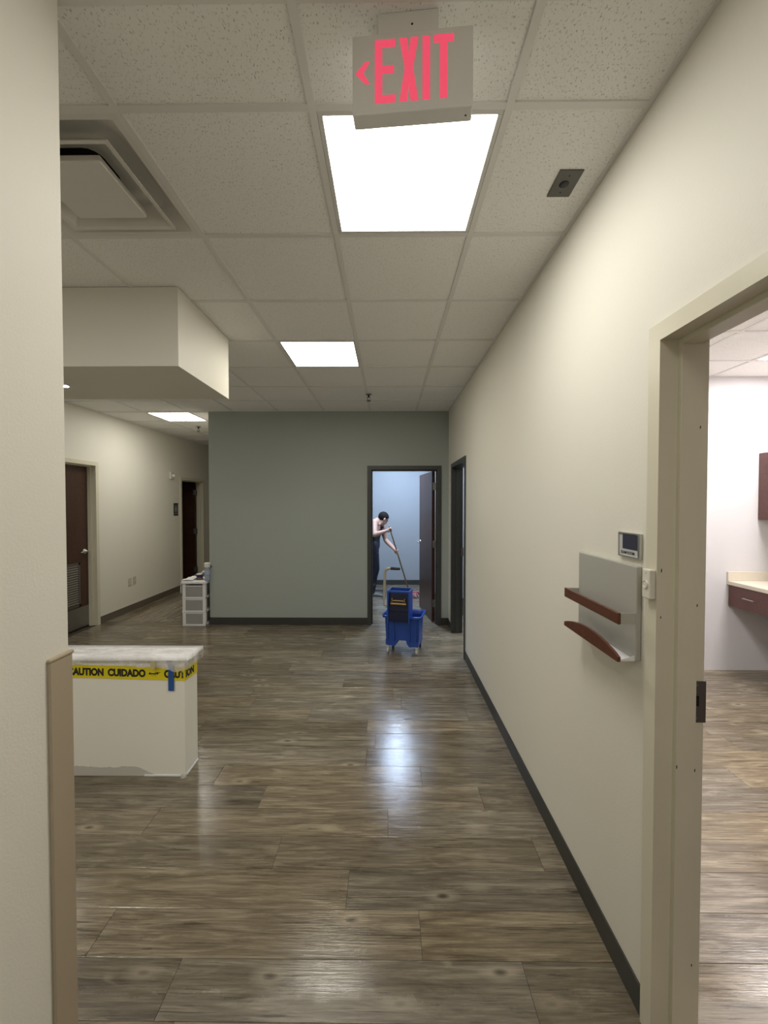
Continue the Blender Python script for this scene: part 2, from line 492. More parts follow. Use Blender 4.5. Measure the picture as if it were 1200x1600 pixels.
# ---------------------------------------------------------------- baseboards
def baseboard(name, label, m, *boxes):
    bm = B()
    for b in boxes:
        box(bm, *b, bev=.0015)
    return tag(obj(name, bm, m), label, 'baseboard', kind='structure')
BH = .098; BT = .006; FW = .052
baseboard('baseboard_right', 'charcoal vinyl baseboard along the right cream wall', M['base_dark'],
          (XR-BT, XR, D1[1]+FW, D3[0]-FW, 0, BH), (XR-BT, XR, D3[1]+FW, YF, 0, BH))
baseboard('baseboard_far', 'charcoal vinyl baseboard under the grey green wall', M['base_dark'],
          (-2.40, D2[0]-FW, YF-BT, YF, 0, BH), (D2[1]+FW, XR-BT, YF-BT, YF, 0, BH))
baseboard('baseboard_hall', 'taupe vinyl baseboard along the left hallway wall', M['base_brown'],
          (XH, XH+BT, 1.02, D4[0]-FW, 0, BH), (XH, XH+BT, D4[1]+FW, D5[0]-FW, 0, BH), (XH, XH+BT, D5[1]+FW, 11, 0, BH))
baseboard('baseboard_end_room', 'charcoal baseboard at the back of the room being mopped', M['base_dark'],
          (-2.28, XR, YB-BT, YB, 0, BH), (XR-BT, XR, YF+TF+.02, YB, 0, BH))
baseboard('baseboard_left', 'charcoal vinyl baseboard on the near left wall', M['base_dark'], (XL, XL+BT, -3.4, .93, 0, BH))

# ---------------------------------------------------------------- doors
def frame_parts(root, fn, W, H, T, m, stop=(.042, .098), proj=.012, fw=.052):
    """fn(u, t, z) -> world; u along the opening 0..W, t through the wall from its corridor face"""
    def prof(s):
        return [(-fw, -proj), (0, -proj), (0, stop[0]), (.016, stop[0]), (.016, stop[1]), (0, stop[1]),
                (0, T+proj), (-fw, T+proj), (-fw, T+.0004), (-E+.001, T+.0004), (-E+.001, -.0004), (-fw, -.0004)]
    P = prof(1)
    bm = B(); prism(bm, P, 0, H, lambda p, q, s: fn(p, q, s)); j1 = obj('jamb', bm, m, root)
    bm = B(); prism(bm, P, 0, H, lambda p, q, s: fn(W-p, q, s)); j2 = obj('jamb', bm, m, root)
    Q = [q for q in P if q[0] != .016]
    bm = B(); prism(bm, Q, -fw, W+fw, lambda p, q, s: fn(s, q, H-p))
    prism(bm, [(.0, stop[0]+.0004), (.016, stop[0]+.0004), (.016, stop[1]-.0004), (.0, stop[1]-.0004)], .016, W-.016, lambda p, q, s: fn(s, q, H-p))
    obj('header', bm, m, root)
    return j1, j2

def lever(parent, fn, m, sgn=1):
    """fn(u, t, z) local to handle centre: u along the leaf (lever points +u), t out of the leaf"""
    bm = B()
    n = 20
    def ring(r, t): return [bm.verts.new(fn(r*math.cos(2*PI*k/n), t, r*math.sin(2*PI*k/n))) for k in range(n)]
    rs = [ring(.034, 0), ring(.034, .008), ring(.026, .014), ring(.014, .016), ring(.012, .052), ring(.0, .056)]
    for a, b in zip(rs, rs[1:]):
        for k in range(n): bm.faces.new((a[k], a[(k+1) % n], b[(k+1) % n], b[k]))
    pts = [(-.008, .046, 0), (.03, .050, .001), (.07, .050, .0), (.105, .046, -.003), (.118, .040, -.004)]
    tube(bm, [fn(*p) for p in pts], [.012, .0105, .0095, .009, .007], 10)
    bmesh.ops.remove_doubles(bm, verts=bm.verts, dist=1e-5)
    return obj('lever_handle', bm, m, parent, smooth=True)

# door_1: empty cream frame beside the chart rack, its leaf swung away into the side room
d1 = thing('door_1', 'cream steel door frame standing open to the bright side room', 'door', (XR, D1[0], 0), kind='structure')
W1 = D1[1]-D1[0]
ja, jb = frame_parts(d1, lambda u, t, z: (XR+t, D1[0]+u, z), W1, D1[2], TR, M['frame_cream'])
yj = D1[1]
bm = B()                          # strike plate with latch hole and lip on the room-side rabbet
box(bm, XR+.099, XR+.138, yj-.0022, yj-.0002, .985, 1.110, bev=.0006)
sp = obj('strike_plate', bm, M['strike'], d1); sp['label'] = 'dark steel strike plate'
bm = B(); box(bm, XR+.105, XR+.117, yj-.0026, yj-.0020, 1.035, 1.066); obj('latch_hole', bm, M['black'], sp)
for z in (.998, 1.098):
    bm = B(); lathe(bm, [(.004, 0), (.0035, -.0012), (0, -.0014)], (XR+.110, yj-.0022, z), 10, 'y'); obj('screw', bm, M['steel_dark'], sp)
for t, z in ((.097, 1.86), (.096, 1.34), (.0015, 1.44), (.001, 1.30), (.044, .86), (.097, .85), (.097, .26)):
    bm = B(); yy = yj - (.0163 if .041 < t < .099 else .0003); s = random.uniform(.004, .008)
    prism(bm, [(-.0012, -s), (.0012, -s*.7), (.0018, s*.4), (0, s), (-.0014, s*.3)], yy, yy-.0004, lambda p, q, v: (XR+t+p, v, z+q))
    obj('paint_chip', bm, M['black_plastic'], d1)
# leaf of door_1, hinged on the near jamb, swung back against the side room wall
bx('door_leaf', M['door_wood'], d1, XR+TR+.03, XR+TR+.93, D1[0]-.05, D1[0]-.006, .008, D1[2]-.004, bev=.0015)

# door_2: end doorway, charcoal frame, leaf open into the room
d2 = thing('door_2', 'charcoal framed doorway with dark leaf open to the room being mopped', 'door', (D2[0], YF, 0), kind='structure')
frame_parts(d2, lambda u, t, z: (D2[0]+u, YF+t, z), D2[1]-D2[0], D2[2], TF, M['frame_dark'])
def hinge(parent, p, du, dt, m=None, h=.10):
    """knuckle at p with two leaves along du and dt"""
    bm = B(); p = Vector(p); du, dt = Vector(du).normalized(), Vector(dt).normalized()
    tube(bm, [p - Vector((0, 0, h/2)), p + Vector((0, 0, h/2))], .007, 10)
    for d in (du, dt):
        nrm = d.cross(Vector((0, 0, 1))).normalized()*.0012
        a, b = p, p + d*.042
        q = [a-nrm, b-nrm, b+nrm, a+nrm]
        lo = [bm.verts.new(v - Vector((0, 0, h/2))) for v in q]; hi = [bm.verts.new(v + Vector((0, 0, h/2))) for v in q]
        bm.faces.new(lo); bm.faces.new(hi[::-1])
        for i in range(4): bm.faces.new((lo[i], hi[i], hi[(i+1) % 4], lo[(i+1) % 4]))
    o = obj('hinge', bm, m or M['steel'], parent); return o
ang = math.radians(83)          # swing
hp = Vector((D2[1]-.003, YF+TF+.020, 0))    # hinge pin
ld = Vector((-math.cos(ang), math.sin(ang), 0)); ln = Vector((-math.sin(ang), -math.cos(ang), 0))   # along leaf; towards corridor-left face
def L2(u, t, z): return hp + ld*u + ln*t + Vector((0, 0, z))
LW, LT = .868, .044
bm = B()
c0, c1 = [], []
for z, arr in ((.010, c0), (D2[2]-.012, c1)):
    for u, t in ((.012, .010), (LW, .010), (LW, .010+LT), (.012, .010+LT)): arr.append(bm.verts.new(L2(u, t, z)))
bm.faces.new(c0); bm.faces.new(c1[::-1])
for i in range(4): bm.faces.new((c0[i], c1[i], c1[(i+1) % 4], c0[(i+1) % 4]))
leaf2 = obj('door_leaf', bm, M['door_wood'], d2); leaf2['label'] = 'dark cherry veneer door leaf'
lever(leaf2, lambda u, t, z: L2(LW-.065-u, .010+LT+t, 1.035+z), M['steel'])
lever(leaf2, lambda u, t, z: L2(LW-.065-u, .010-t, 1.035+z), M['steel'])
for z in (.26, 1.075, 1.87): hinge(d2, hp + ln*.004 + Vector((0, 0, z)), ln, (0, -1, 0), M['steel'])

# door_3: dark frame in the right wall near the corner, open to a lit room
d3 = thing('door_3', 'charcoal framed open doorway in the right wall near the corner', 'door', (XR, D3[0], 0), kind='structure')
frame_parts(d3, lambda u, t, z: (XR+t, D3[0]+u, z), D3[1]-D3[0], D3[2], TR, M['frame_dark'])
bx('strike_plate', M['strike'], d3, XR+.110, XR+.140, D3[1]-.002, D3[1]-.0002, .97, 1.08)
bx('door_leaf', M['door_wood'], d3, XR+TR+.02, XR+TR+.84, D3[0]-.058, D3[0]-.014, .01, D3[2]-.01)

# door_4: closed dark door with louvre and kick plate
d4 = thing('door_4', 'closed dark wooden door with louvred vent and steel kick plate', 'door', (XH, D4[0], 0), kind='structure')
frame_parts(d4, lambda u, t, z: (XH-t, D4[0]+u, z), D4[1]-D4[0], D4[2], .13, M['frame_cream'], stop=(.05, .096))
XF4 = XH - .098
leaf4 = bx('door_leaf', M['door_wood'], d4, XF4-.044, XF4, D4[0]+.003, D4[1]-.003, .010, D4[2]-.004)
lever(leaf4, lambda u, t, z: (XF4+t, D4[1]-.075-u, 1.005+z), M['steel'])
bx('kick_plate', M['steel_dark'], leaf4, XF4, XF4+.0015, D4[0]+.03, D4[1]-.012, .02, .285)
lv0, lv1, lz0, lz1 = D4[0]+.17, D4[1]-.17, .30, .87
bm = B()
for a in ((lv0, lv1, lz0, lz0+.03), (lv0, lv1, lz1-.03, lz1), (lv0, lv0+.03, lz0, lz1), (lv1-.03, lv1, lz0, lz1)):
    box(bm, XF4, XF4+.012, a[0], a[1], a[2], a[3], bev=.001)
lv = obj('louver_frame', bm, M['strike'], leaf4)
n = 17
bmS = B(); hh = (lz1-lz0-.06)/n
prism(bmS, [(.001, -.002), (.009, -hh*.62), (.0102, -hh*.62), (.0022, 0)], -(lv1-lv0)/2+.03, (lv1-lv0)/2-.03, lambda p, q, s: (p, s, q))
sl = obj('slat', bmS, M['steel_dark'], leaf4, local=True)
for k in range(n):
    o = sl if k == 0 else sl.copy()
    if k: COL.objects.link(o); o.parent = leaf4
    o.location = Vector((XF4, (lv0+lv1)/2, lz1-.03-k*hh)) - Vector((XH, D4[0], 0))
# door_5: open door to the unlit room
d5 = thing('door_5', 'cream framed doorway at the hall end with dark leaf opened inwards', 'door', (XH, D5[0], 0), kind='structure')
frame_parts(d5, lambda u, t, z: (XH-t, D5[0]+u, z), D5[1]-D5[0], D5[2], .13, M['frame_cream'], stop=(.05, .084))
bx('door_leaf', M['door_wood'], d5, XH-.13-.91, XH-.13-.022, D5[1]-.047, D5[1]-.003, .010, D5[2]-.006)
for z in (.24, 1.05, 1.86): hinge(d5, (XH-.13-.016, D5[1]-.052, z), (1, 0, 0), (-1, 0, 0), M['steel_dark'], .11)

# corner guard on the end of the near left wall
cg = bm = B()
prism(bm, [(XL, .955), (XL+.004, .951), (XL+.008, .955), (XL+.008, 1.020), (XL+.002, 1.0285), (XL-.12-.002, 1.0285), (XL-.128, 1.020), (XL-.128, .955), (XL-.12, .955), (XL-.12, 1.0185), (XL, 1.0185)],
      0.0, 1.262, lambda p, q, s: (p, q, s))
g = tag(obj('trim_corner_guard', bm, M['guard']), 'tan vinyl corner guard wrapped around the end of the near left wall', 'corner guard', kind='structure')
bm = B(); box(bm, XL-.1285, XL+.0085, .951, 1.029, 1.262, 1.272, bev=.004, seg=2)
bmesh.ops.delete(bm, geom=[v for v in bm.verts if False], context='VERTS')
gc = obj('guard_cap', bm, M['guard'], g)

# low half wall with torn paint at its foot
PY0, PY1, PX1, PH = 2.430, 2.590, -1.212, .700
bm = B(); box(bm, XH, PX1, PY0, PY1, 0, PH, bev=.002)
t = NT('half_wall_paint'); p = t.p
g = t.new('ShaderNodeNewGeometry'); sx = t.new('ShaderNodeSeparateXYZ'); t.link(g.outputs['Position'], sx.inputs[0])
edge = t.math('ADD', sx.outputs['Z'], t.math('MULTIPLY', t.noise(g.outputs['Position'], 9, 5, .65), -.06))
rm = t.new('ShaderNodeMapRange'); t.link(sx.outputs['X'], rm.inputs[0])
for i_, v_ in ((1, -1.50), (2, -1.38), (3, .026), (4, -.03)): rm.inputs[i_].default_value = v_
torn = t.math('LESS_THAN', edge, rm.outputs[0]); tx = 1.0
t.link(t.mix(t.math('MULTIPLY', torn, tx), (.82, .80, .72), (.55, .53, .48)), p.inputs['Base Color'])
p.inputs['Roughness'].default_value = .6
t.bump(t.noise(t.coords(), 160, 3, .5), .2, .0015)
hw_ = tag(obj('wall_low', bm, t.m), 'low cream half wall wrapped with caution tape under the soffit', 'half wall', kind='structure')
bm = B()                              # remnant of the pulled-off base bead and torn corner
box(bm, -1.46, PX1-.03, PY0-.004, PY0, .001, .012, bev=.001)
box(bm, PX1, PX1+.004, PY0+.01, PY1, .001, .012, bev=.001)
obj('base_bead', bm, M['white_plastic'], hw_)
bm = B(); lathe(bm, [(0, 0), (.018, .0), (.012, .014), (0, .02)], (PX1-.012, PY0-.003, 0.0), 7); obj('torn_corner', bm, M['rack_grey'], hw_)
# ================================================================== OBJECTS
# ---------------------------------------------------------------- ceiling lights
def ceiling_light(c, m, label):
    x0, x1, y0, y1 = c; cx, cy = (x0+x1)/2, (y0+y1)/2
    a, b = (x1-x0)/2 - .013, (y1-y0)/2 - .013
    t = thing('ceiling_light', label, 'ceiling light', (cx, cy, CEIL), group='recessed ceiling light panels')
    bm = B(); z = CEIL + .001; fw = .016
    for q in ((cx-a, cx+a, cy-b, cy-b+fw), (cx-a, cx+a, cy+b-fw, cy+b), (cx-a, cx-a+fw, cy-b+fw, cy+b-fw), (cx+a-fw, cx+a, cy-b+fw, cy+b-fw)):
        box(bm, q[0], q[1], q[2], q[3], z, z+.012, bev=.001)
    obj('frame', bm, M['lamp_white'], t)
    bm = B(); box(bm, cx-a, cx+a, cy-b, cy+b, z+.014, z+.075); obj('housing', bm, M['lamp_white'], t)
    bm = B(); a -= fw - .001; b -= fw - .001
    vs = [bm.verts.new((cx+sx*a, cy+sy*b, z+.006)) for sx, sy in ((-1, -1), (-1, 1), (1, 1), (1, -1))]
    bm.faces.new(vs)
    me = bpy.data.meshes.new('diffuser')
    for v in bm.verts: v.co -= Vector((cx, cy, CEIL))
    bm.to_mesh(me); bm.free(); me.materials.append(m)
    o = bpy.data.objects.new('diffuser', me); COL.objects.link(o); o.parent = t
    return t
ceiling_light(lampc['A'], lamp_mat('lamp_lens_near', (1.0, .97, .90), L_HALL), 'bright square ceiling light panel just beyond the exit sign')
ceiling_light(lampc['B'], lamp_mat('lamp_lens_far', (1.0, .945, .82), L_HALL2), 'warm square ceiling light panel near the grey green wall')
ceiling_light(lampc['C'], lamp_mat('lamp_lens_hall', (1.0, .965, .88), L_FAR), 'square ceiling light panel over the left back hallway')
ceiling_light(lampc['D'], lamp_mat('lamp_lens_behind', (1.0, .965, .89), L_HALL), 'square ceiling light panel behind the viewer')
ceiling_light(lampc['E'], lamp_mat('lamp_lens_reception', (1.0, .965, .89), L_HALL*1.5), 'square ceiling light panel over the reception area before the soffit')
ceiling_light(lampc['G'], lamp_mat('lamp_lens_reception_back', (1.0, .965, .89), L_HALL*1.3), 'square ceiling light panel deep in the reception area')
ceiling_light(lampc['F'], lamp_mat('lamp_lens_added_fill', (1.0, .965, .89), L_HALL*.4), 'added fill light panel, unseen behind the soffit')  # added lamp, kept out of view, to brighten the left wall and floor
sm = lamp_mat('lamp_lens_side_room', (1.0, .95, .955), L_SIDE)
ceiling_light(side_lamps[0], sm, 'long ceiling light panel above the counter in the side room')
ceiling_light(side_lamps[1], sm, 'long ceiling light panel near the door of the side room')
ceiling_light(end_lamps[0], lamp_mat('lamp_lens_end_room', (.58, .74, 1.0), L_END*3), 'cool ceiling light panel above the mopping person')
ceiling_light(back_lamps[0], lamp_mat('lamp_lens_back_room', (.80, .90, 1.0), L_END), 'cool ceiling light panel beyond the dark doorway')

# recessed downlight in the soffit
dx, dy = D(97, 2.73), 2.73
t = thing('downlight', 'small recessed downlight in the underside of the soffit', 'downlight', (dx, dy, SOF[4]))
bm = B(); lathe(bm, [(.036, .0005), (.058, .0005), (.058, -.004), (.053, -.006), (.036, -.004), (.036, .0005)], (dx, dy, SOF[4]), 28); obj('trim_ring', bm, M['lamp_white'], t, smooth=False)
bm = B(); lathe(bm, [(.035, -.0012), (.0, -.0022)], (dx, dy, SOF[4]), 24)
obj('lens', bm, plain('downlight_lens', (.9, .9, .9), .3, emit=(.85, .92, 1.0), es=30), t)

# ---------------------------------------------------------------- exit sign
ex, ey = .060, 1.050
t = thing('exit_sign', 'white exit sign with red letters and a left arrow hanging from the ceiling', 'exit sign', (ex, ey, 2.617), math.radians(-4.5))
M['exit_white'] = plain('exit_housing', (.80, .80, .78), .45, bump=(200, .1, .0005))
M['exit_red'] = plain('exit_letters_lit', (.75, .06, .10), .5, emit=(1.0, .10, .19), es=.28)
SW, SH, SD = .300, .195, .043
bx('housing', M['exit_white'], t, -SW/2, SW/2, 0, SD, 0, SH, bev=.003, seg=2, local=True)
bx('canopy', M['exit_white'], t, -.085, .065, .004, .060, SH-.001, CEIL-2.617+.0055, bev=.002, local=True)
bm = B(); lathe(bm, [(.0, -.0015), (.0025, -.001), (.0028, 0)], (.0, .004, SH+.020), 10, 'y'); obj('screw', bm, M['black_plastic'], t, local=True)
bm = B(); lathe(bm, [(.0, -.001), (.0022, -.0006), (.0024, 0)], (SW/2-.016, .024, -.0004), 10, 'z'); obj('test_button', bm, M['black_plastic'], t, local=True)
def sign_poly(name, polys):
    bm = B()
    for P in polys: prism(bm, P, -.0012, .0008, lambda p, q, s: (p, s, q))
    o = obj(name, bm, M['exit_red'], t, local=True); return o
k = SW/1015.0
def U(v): return -SW/2 + (v-65)*k
z0, z1 = .024, .178; st = .0185; zm = (z0+z1)/2 + .004
def R(a, b, c, d): return [(a, c), (b, c), (b, d), (a, d)]
sign_poly('letter_e', [R(U(258), U(258)+st, z0, z1), R(U(258)+st, U(432), z0, z0+st), R(U(258)+st, U(432), z1-st, z1), R(U(258)+st, U(420), zm-st/2, zm+st/2)])
xa, xb = U(467), U(625); xm = (xa+xb)/2; h = .0105
sign_poly('letter_x', [[(xa, z0), (xa+.019, z0), (xm, z0+.040), (xb-.019, z0), (xb, z0), (xm+h, zm), (xb, z1), (xb-.019, z1), (xm, z1-.040), (xa+.019, z1), (xa, z1), (xm-h, zm)]])
sign_poly('letter_i', [R(U(660), U(660)+st, z0, z1)])
sign_poly('letter_t', [R(U(752), U(920), z1-st, z1), R(U(836)-st/2, U(836)+st/2, z0, z1-st)])
za = zm - .004; ca, cb = U(92), U(215)
sign_poly('arrow', [[(ca, za), (cb-.012, za+.027), (cb, za+.027), (ca+.020, za), (cb, za-.027), (cb-.012, za-.027)]])

# ---------------------------------------------------------------- air diffuser
x0, x1, y0, y1 = dc; cx, cy = (x0+x1)/2, (y0+y1)/2
t = thing('air_diffuser', 'square white air diffuser with dropped centre plate in the ceiling', 'air vent', (cx, cy, CEIL))
def sqring(bm, loops):
    rings = []
    for h, z, r in loops:           # rounded square ring
        ring = []
        for q in range(4):
            for s in range(5):
                a = q*PI/2 + s*PI/8
                ring.append(bm.verts.new((cx + (h-r)*(1 if q in (0, 3) else -1) + r*math.cos(a), cy + (h-r)*(1 if q in (0, 1) else -1) + r*math.sin(a), CEIL+z)))
        rings.append(ring)
    n = len(rings[0])
    for a, b in zip(rings, rings[1:]):
        for k in range(n): bm.faces.new((a[k], a[(k+1) % n], b[(k+1) % n], b[k]))
    return rings
bm = B(); sqring(bm, [(.293, .010, .004), (.293, .001, .004), (.272, .001, .006), (.268, .006, .03), (.245, .035, .10), (.220, .058, .12), (.120, .066, .06), (.090, .068, .05)]); obj('frame', bm, M['duct_white'], t, smooth=False)
bm = B(); rr = sqring(bm, [(.10, .105, .05), (.05, .106, .03)]); bm.faces.new(rr[-1]); obj('duct_opening', bm, M['black'], t)
bm = B(); sqring(bm, [(.222, -.022, .003), (.205, -.018, .003), (.160, .038, .01), (.158, .042, .01), (.206, -.014, .003), (.222, -.0185, .003), (.222, -.022, .003)]); obj('louver_ring', bm, M['duct_white'], t)
bm = B(); rr = sqring(bm, [(.135, .004, .004), (.142, -.020, .004), (.140, -.026, .006)]); bm.faces.new(rr[-1]); bm.faces.new(rr[0][::-1]); obj('centre_plate', bm, M['duct_white'], t)
bm = B(); tube(bm, [(cx, cy, CEIL+.003), (cx, cy, CEIL+.085)], .008, 8); obj('hanger', bm, M['steel_dark'], t)

# ceiling speaker plate (steel blank plate with a round key switch)
px0, py0 = .678, 1.615
t = thing('ceiling_plate', 'small steel plate with round black centre on the ceiling tile', 'plate', (px0, py0, CEIL+.006))
bx('plate', plain('plate_dark_steel', (.13, .125, .11), .5, .5), t, px0-.044, px0+.044, py0-.066, py0+.066, CEIL+.0005, CEIL+.006, bev=.001)
bm = B(); lathe(bm, [(.0, -.003), (.012, -.004), (.017, -.002), (.018, .0006)], (px0-.003, py0, CEIL+.0004), 20); obj('round_switch', bm, M['black_plastic'], t, smooth=True)
for s in (-1, 1):
    bm = B(); lathe(bm, [(.0, -.0012), (.0035, -.0008), (.004, .0006)], (px0, py0+s*.041, CEIL+.0004), 10); obj('screw', bm, M['black_plastic'], t)

# sprinklers
def sprinkler(x, y, label):
    t = thing('sprinkler_head', label, 'sprinkler', (x, y, CEIL), group='pendent ceiling sprinklers')
    z = CEIL
    bm = B(); lathe(bm, [(.036, 0), (.034, -.004), (.014, -.008), (.0, -.008)], (x, y, z), 20); obj('escutcheon', bm, M['steel_dark'], t)
    bm = B(); lathe(bm, [(.011, -.006), (.011, -.028), (.008, -.034)], (x, y, z), 12); obj('body', bm, M['black_plastic'], t)
    bm = B()
    for s in (-1, 1): tube(bm, arc((x+s*.008, y, z-.03), (x+s*.024, y, z-.05), (x, y, z-.072), 6), .0028, 6)
    obj('arm', bm, M['black_plastic'], t)
    bm = B(); lathe(bm, [(.0, -.070), (.024, -.072), (.025, -.075), (.0, -.078)], (x, y, z), 16); obj('deflector', bm, M['black_plastic'], t)
sprinkler(-.215, 4.66, 'dark pendent sprinkler head on the ceiling before the grey green wall')
sprinkler(D(310, 6.6), 6.6, 'small sprinkler head on the ceiling of the left back hallway')

# ---------------------------------------------------------------- chart rack on the right wall
ya, yb, zb, zt = 1.316, 1.716, 1.134, 1.438
t = thing('chart_rack', 'grey wall chart rack with two dark wooden rails beside the door', 'file rack', (XR, (ya+yb)/2, zb))
XP = XR - .018
bx('back_panel', M['rack_grey'], t, XP, XR-.0005, ya, yb, zb, zt, bev=.004, seg=2)
xr = .734
bx('upper_rail', M['rack_wood'], t, xr, xr+.010, ya, yb, 1.252, 1.289, bev=.0015)
for y in (ya+.002, yb-.005):
    bx('side_bracket', M['rack_grey'], t, xr+.010, XP, y, y+.003, 1.253, 1.288)
bm = B(); N = 24; P = []
for k in range(N+1):
    f = k/N; P.append((ya + (yb-ya)*f, zb + .013 + .034*math.sin(PI*f)**.8))
P = [(ya, zb-.002), *P, (yb, zb-.002)]
prism(bm, P, xr, xr+.010, lambda p, q, s: (s, p, q)); obj('lower_rail', bm, M['rack_wood'], t)
bx('bottom_tray', M['white_plastic'], t, xr+.010, XP, ya+.004, yb-.004, zb-.001, zb+.003)
for y in (ya+.004, yb-.007):
    bm = B(); prism(bm, [(xr+.010, zb+.003), (XP, zb+.003), (XP, zb+.016)], y, y+.003, lambda p, q, s: (p, s, q))
    obj('tray_cheek', bm, M['white_plastic'], t)

# room sign above the rack
sa, sb, s0, s1 = 1.316, 1.440, 1.459, 1.541
t = thing('room_sign', 'small dark blue room sign in a silver frame above the chart rack', 'sign', (XR, (sa+sb)/2, s0))
bm = B(); xf = XR-.008
box(bm, xf-.002, XR-.0004, sa, sb, s0, s0+.005, bev=.0008); box(bm, xf-.002, XR-.0004, sa, sb, s1-.005, s1, bev=.0008)
box(bm, xf-.002, XR-.0004, sa, sa+.012, s0+.005, s1-.005, bev=.0008); box(bm, xf-.002, XR-.0004, sb-.004, sb, s0+.005, s1-.005, bev=.0008)
obj('frame', bm, M['steel'], t)
bx('insert', plain('sign_insert_silver', (.52, .52, .52), .4), t, xf+.001, XR-.0006, sa+.012, sb-.004, s0+.005, s1-.005)
bx('blue_panel', plain('sign_panel_navy', (.030, .033, .060), .35), t, xf+.0002, xf+.001, sa+.0125, sb-.024, s0+.027, s1-.0055)
me = text_mesh('EXAM ROOM', .0135, .0003, .95)
bm = B(); bm.from_mesh(me)
mx = max(v.co.x for v in bm.verts)
for v in bm.verts: v.co = Vector((xf+.0004, sb-.014-v.co.x*(.078/mx), s0+.0105+v.co.y))
obj('lettering', bm, M['black_plastic'], t)

# wireless call button on the door frame
t = thing('call_button', 'small white push button stuck on the cream door frame', 'push button', (XR-.012, 1.251, 1.352))
c0, c1, zz0, zz1 = 1.232, 1.270, 1.352, 1.440
bx('case', M['cream_plastic'], t, XR-.030, XR-.0124, c0, c1, zz0, zz1, bev=.003, seg=2)
bm = B(); lathe(bm, [(.0, -.0325), (.0080, -.0325), (.0085, -.0310), (.0100, -.0335), (.0115, -.0335), (.0125, -.0295)], (XR, (c0+c1)/2, 1.395), 28, 'x'); obj('round_button', bm, M['cream_plastic'], t)
bm = B(); lathe(bm, [(.0, -.0306), (.0015, -.0303), (.0015, -.0295)], (XR, (c0+c1)/2, 1.429), 8, 'x'); obj('indicator', bm, M['black_plastic'], t)

# ---------------------------------------------------------------- left hallway wall fittings
def wall_plate(y, z, label, kind):
    t = thing('wall_outlet', label, 'outlet', (XH, y, z), group='wall outlets low on the hallway wall')
    bx('plate', M['outlet'], t, XH, XH+.006, y-.038, y+.038, z-.060, z+.060, bev=.002)
    for s in ((-1, 1) if kind else (0,)):
        bm = B()
        if kind: box(bm, XH+.006, XH+.008, y-.017, y+.017, z+s*.022-.015, z+s*.022+.015, bev=.001)
        else: box(bm, XH+.006, XH+.008, y-.012, y+.012, z-.014, z+.014, bev=.001)
        o = obj('socket', bm, M['cream_plastic'], t)
        bm = B()
        for yy in (-.006, .006): box(bm, XH+.0078, XH+.0083, y+yy-.001, y+yy+.001, z+s*.022-.004, z+s*.022+.005)
        obj('slot', bm, M['black'], o)
yo = 3.9*F/(VX-198.5); wall_plate(yo, Z(911, yo), 'left one of two ivory outlets on the hallway wall', 1)
yo = 3.9*F/(VX-206.0); wall_plate(yo, Z(908, yo), 'right one of two ivory outlets on the hallway wall', 0)
# strobe
yo = 3.9*F/(VX-266); zo = Z(743, yo)
t = thing('alarm_strobe', 'white fire alarm strobe high on the hallway wall', 'alarm', (XH, yo, zo))
bx('back_box', M['cream_plastic'], t, XH, XH+.030, yo-.055, yo+.055, zo-.065, zo+.070, bev=.006, seg=2)
bm = B(); lathe(bm, [(.028, .030), (.027, .050), (.016, .064), (.0, .068)], (XH, yo+.012, zo-.005), 18, 'x'); obj('lens', bm, M['white_plastic'], t, smooth=True)
# restroom style sign
yo = 3.9*F/(VX-273); zo = Z(796, yo)
t = thing('door_sign', 'small black sign with pale pictograms beside the far hall door', 'sign', (XH, yo, zo))
bx('plaque', M['black_plastic'], t, XH, XH+.006, yo-.078, yo+.078, zo-.115, zo+.115, bev=.0015)
M['sign_grey'] = plain('sign_print_grey', (.33, .35, .34), .5)
bm = B()
for s in (-.028, .028):
    lathe(bm, [(.014, 0), (.014, .001), (0, .001)], (XH+.006, yo+s, zo+.068), 12, 'x')
    w_ = .018
    prism(bm, [(yo+s-w_, zo-.02), (yo+s+w_, zo-.02), (yo+s+w_*.8, zo+.05), (yo+s-w_*.8, zo+.05)], XH+.006, XH+.007, lambda p, q, v: (v, p, q))
    box(bm, XH+.006, XH+.007, yo+s-.011, yo+s+.011, zo-.052, zo-.02)
obj('pictogram', bm, M['sign_grey'], t)
bx('text_strip', M['sign_grey'], t, XH+.006, XH+.0068, yo-.05, yo+.05, zo-.082, zo-.070)
# switch by the far door
yo = 9.0; zo = Z(816, yo)
t = thing('light_switch', 'small grey switch plate on the hallway wall past the far door', 'switch', (XH, yo, zo))
bx('plate', M['rack_grey'], t, XH, XH+.008, yo-.04, yo+.04, zo-.06, zo+.06, bev=.002)
bx('toggle', M['cream_plastic'], t, XH+.008, XH+.018, yo-.006, yo+.006, zo-.012, zo+.012, bev=.001)

# ---------------------------------------------------------------- half wall dressing
# countertop slab on the half wall
bm = B(); box(bm, XH+.001, PX1+.022, PY0-.020, PY1+.020, PH, PH+.024, bev=.003)
tag(obj('countertop', bm, M['cream_plastic']), 'pale cap board on top of the low half wall', 'countertop')
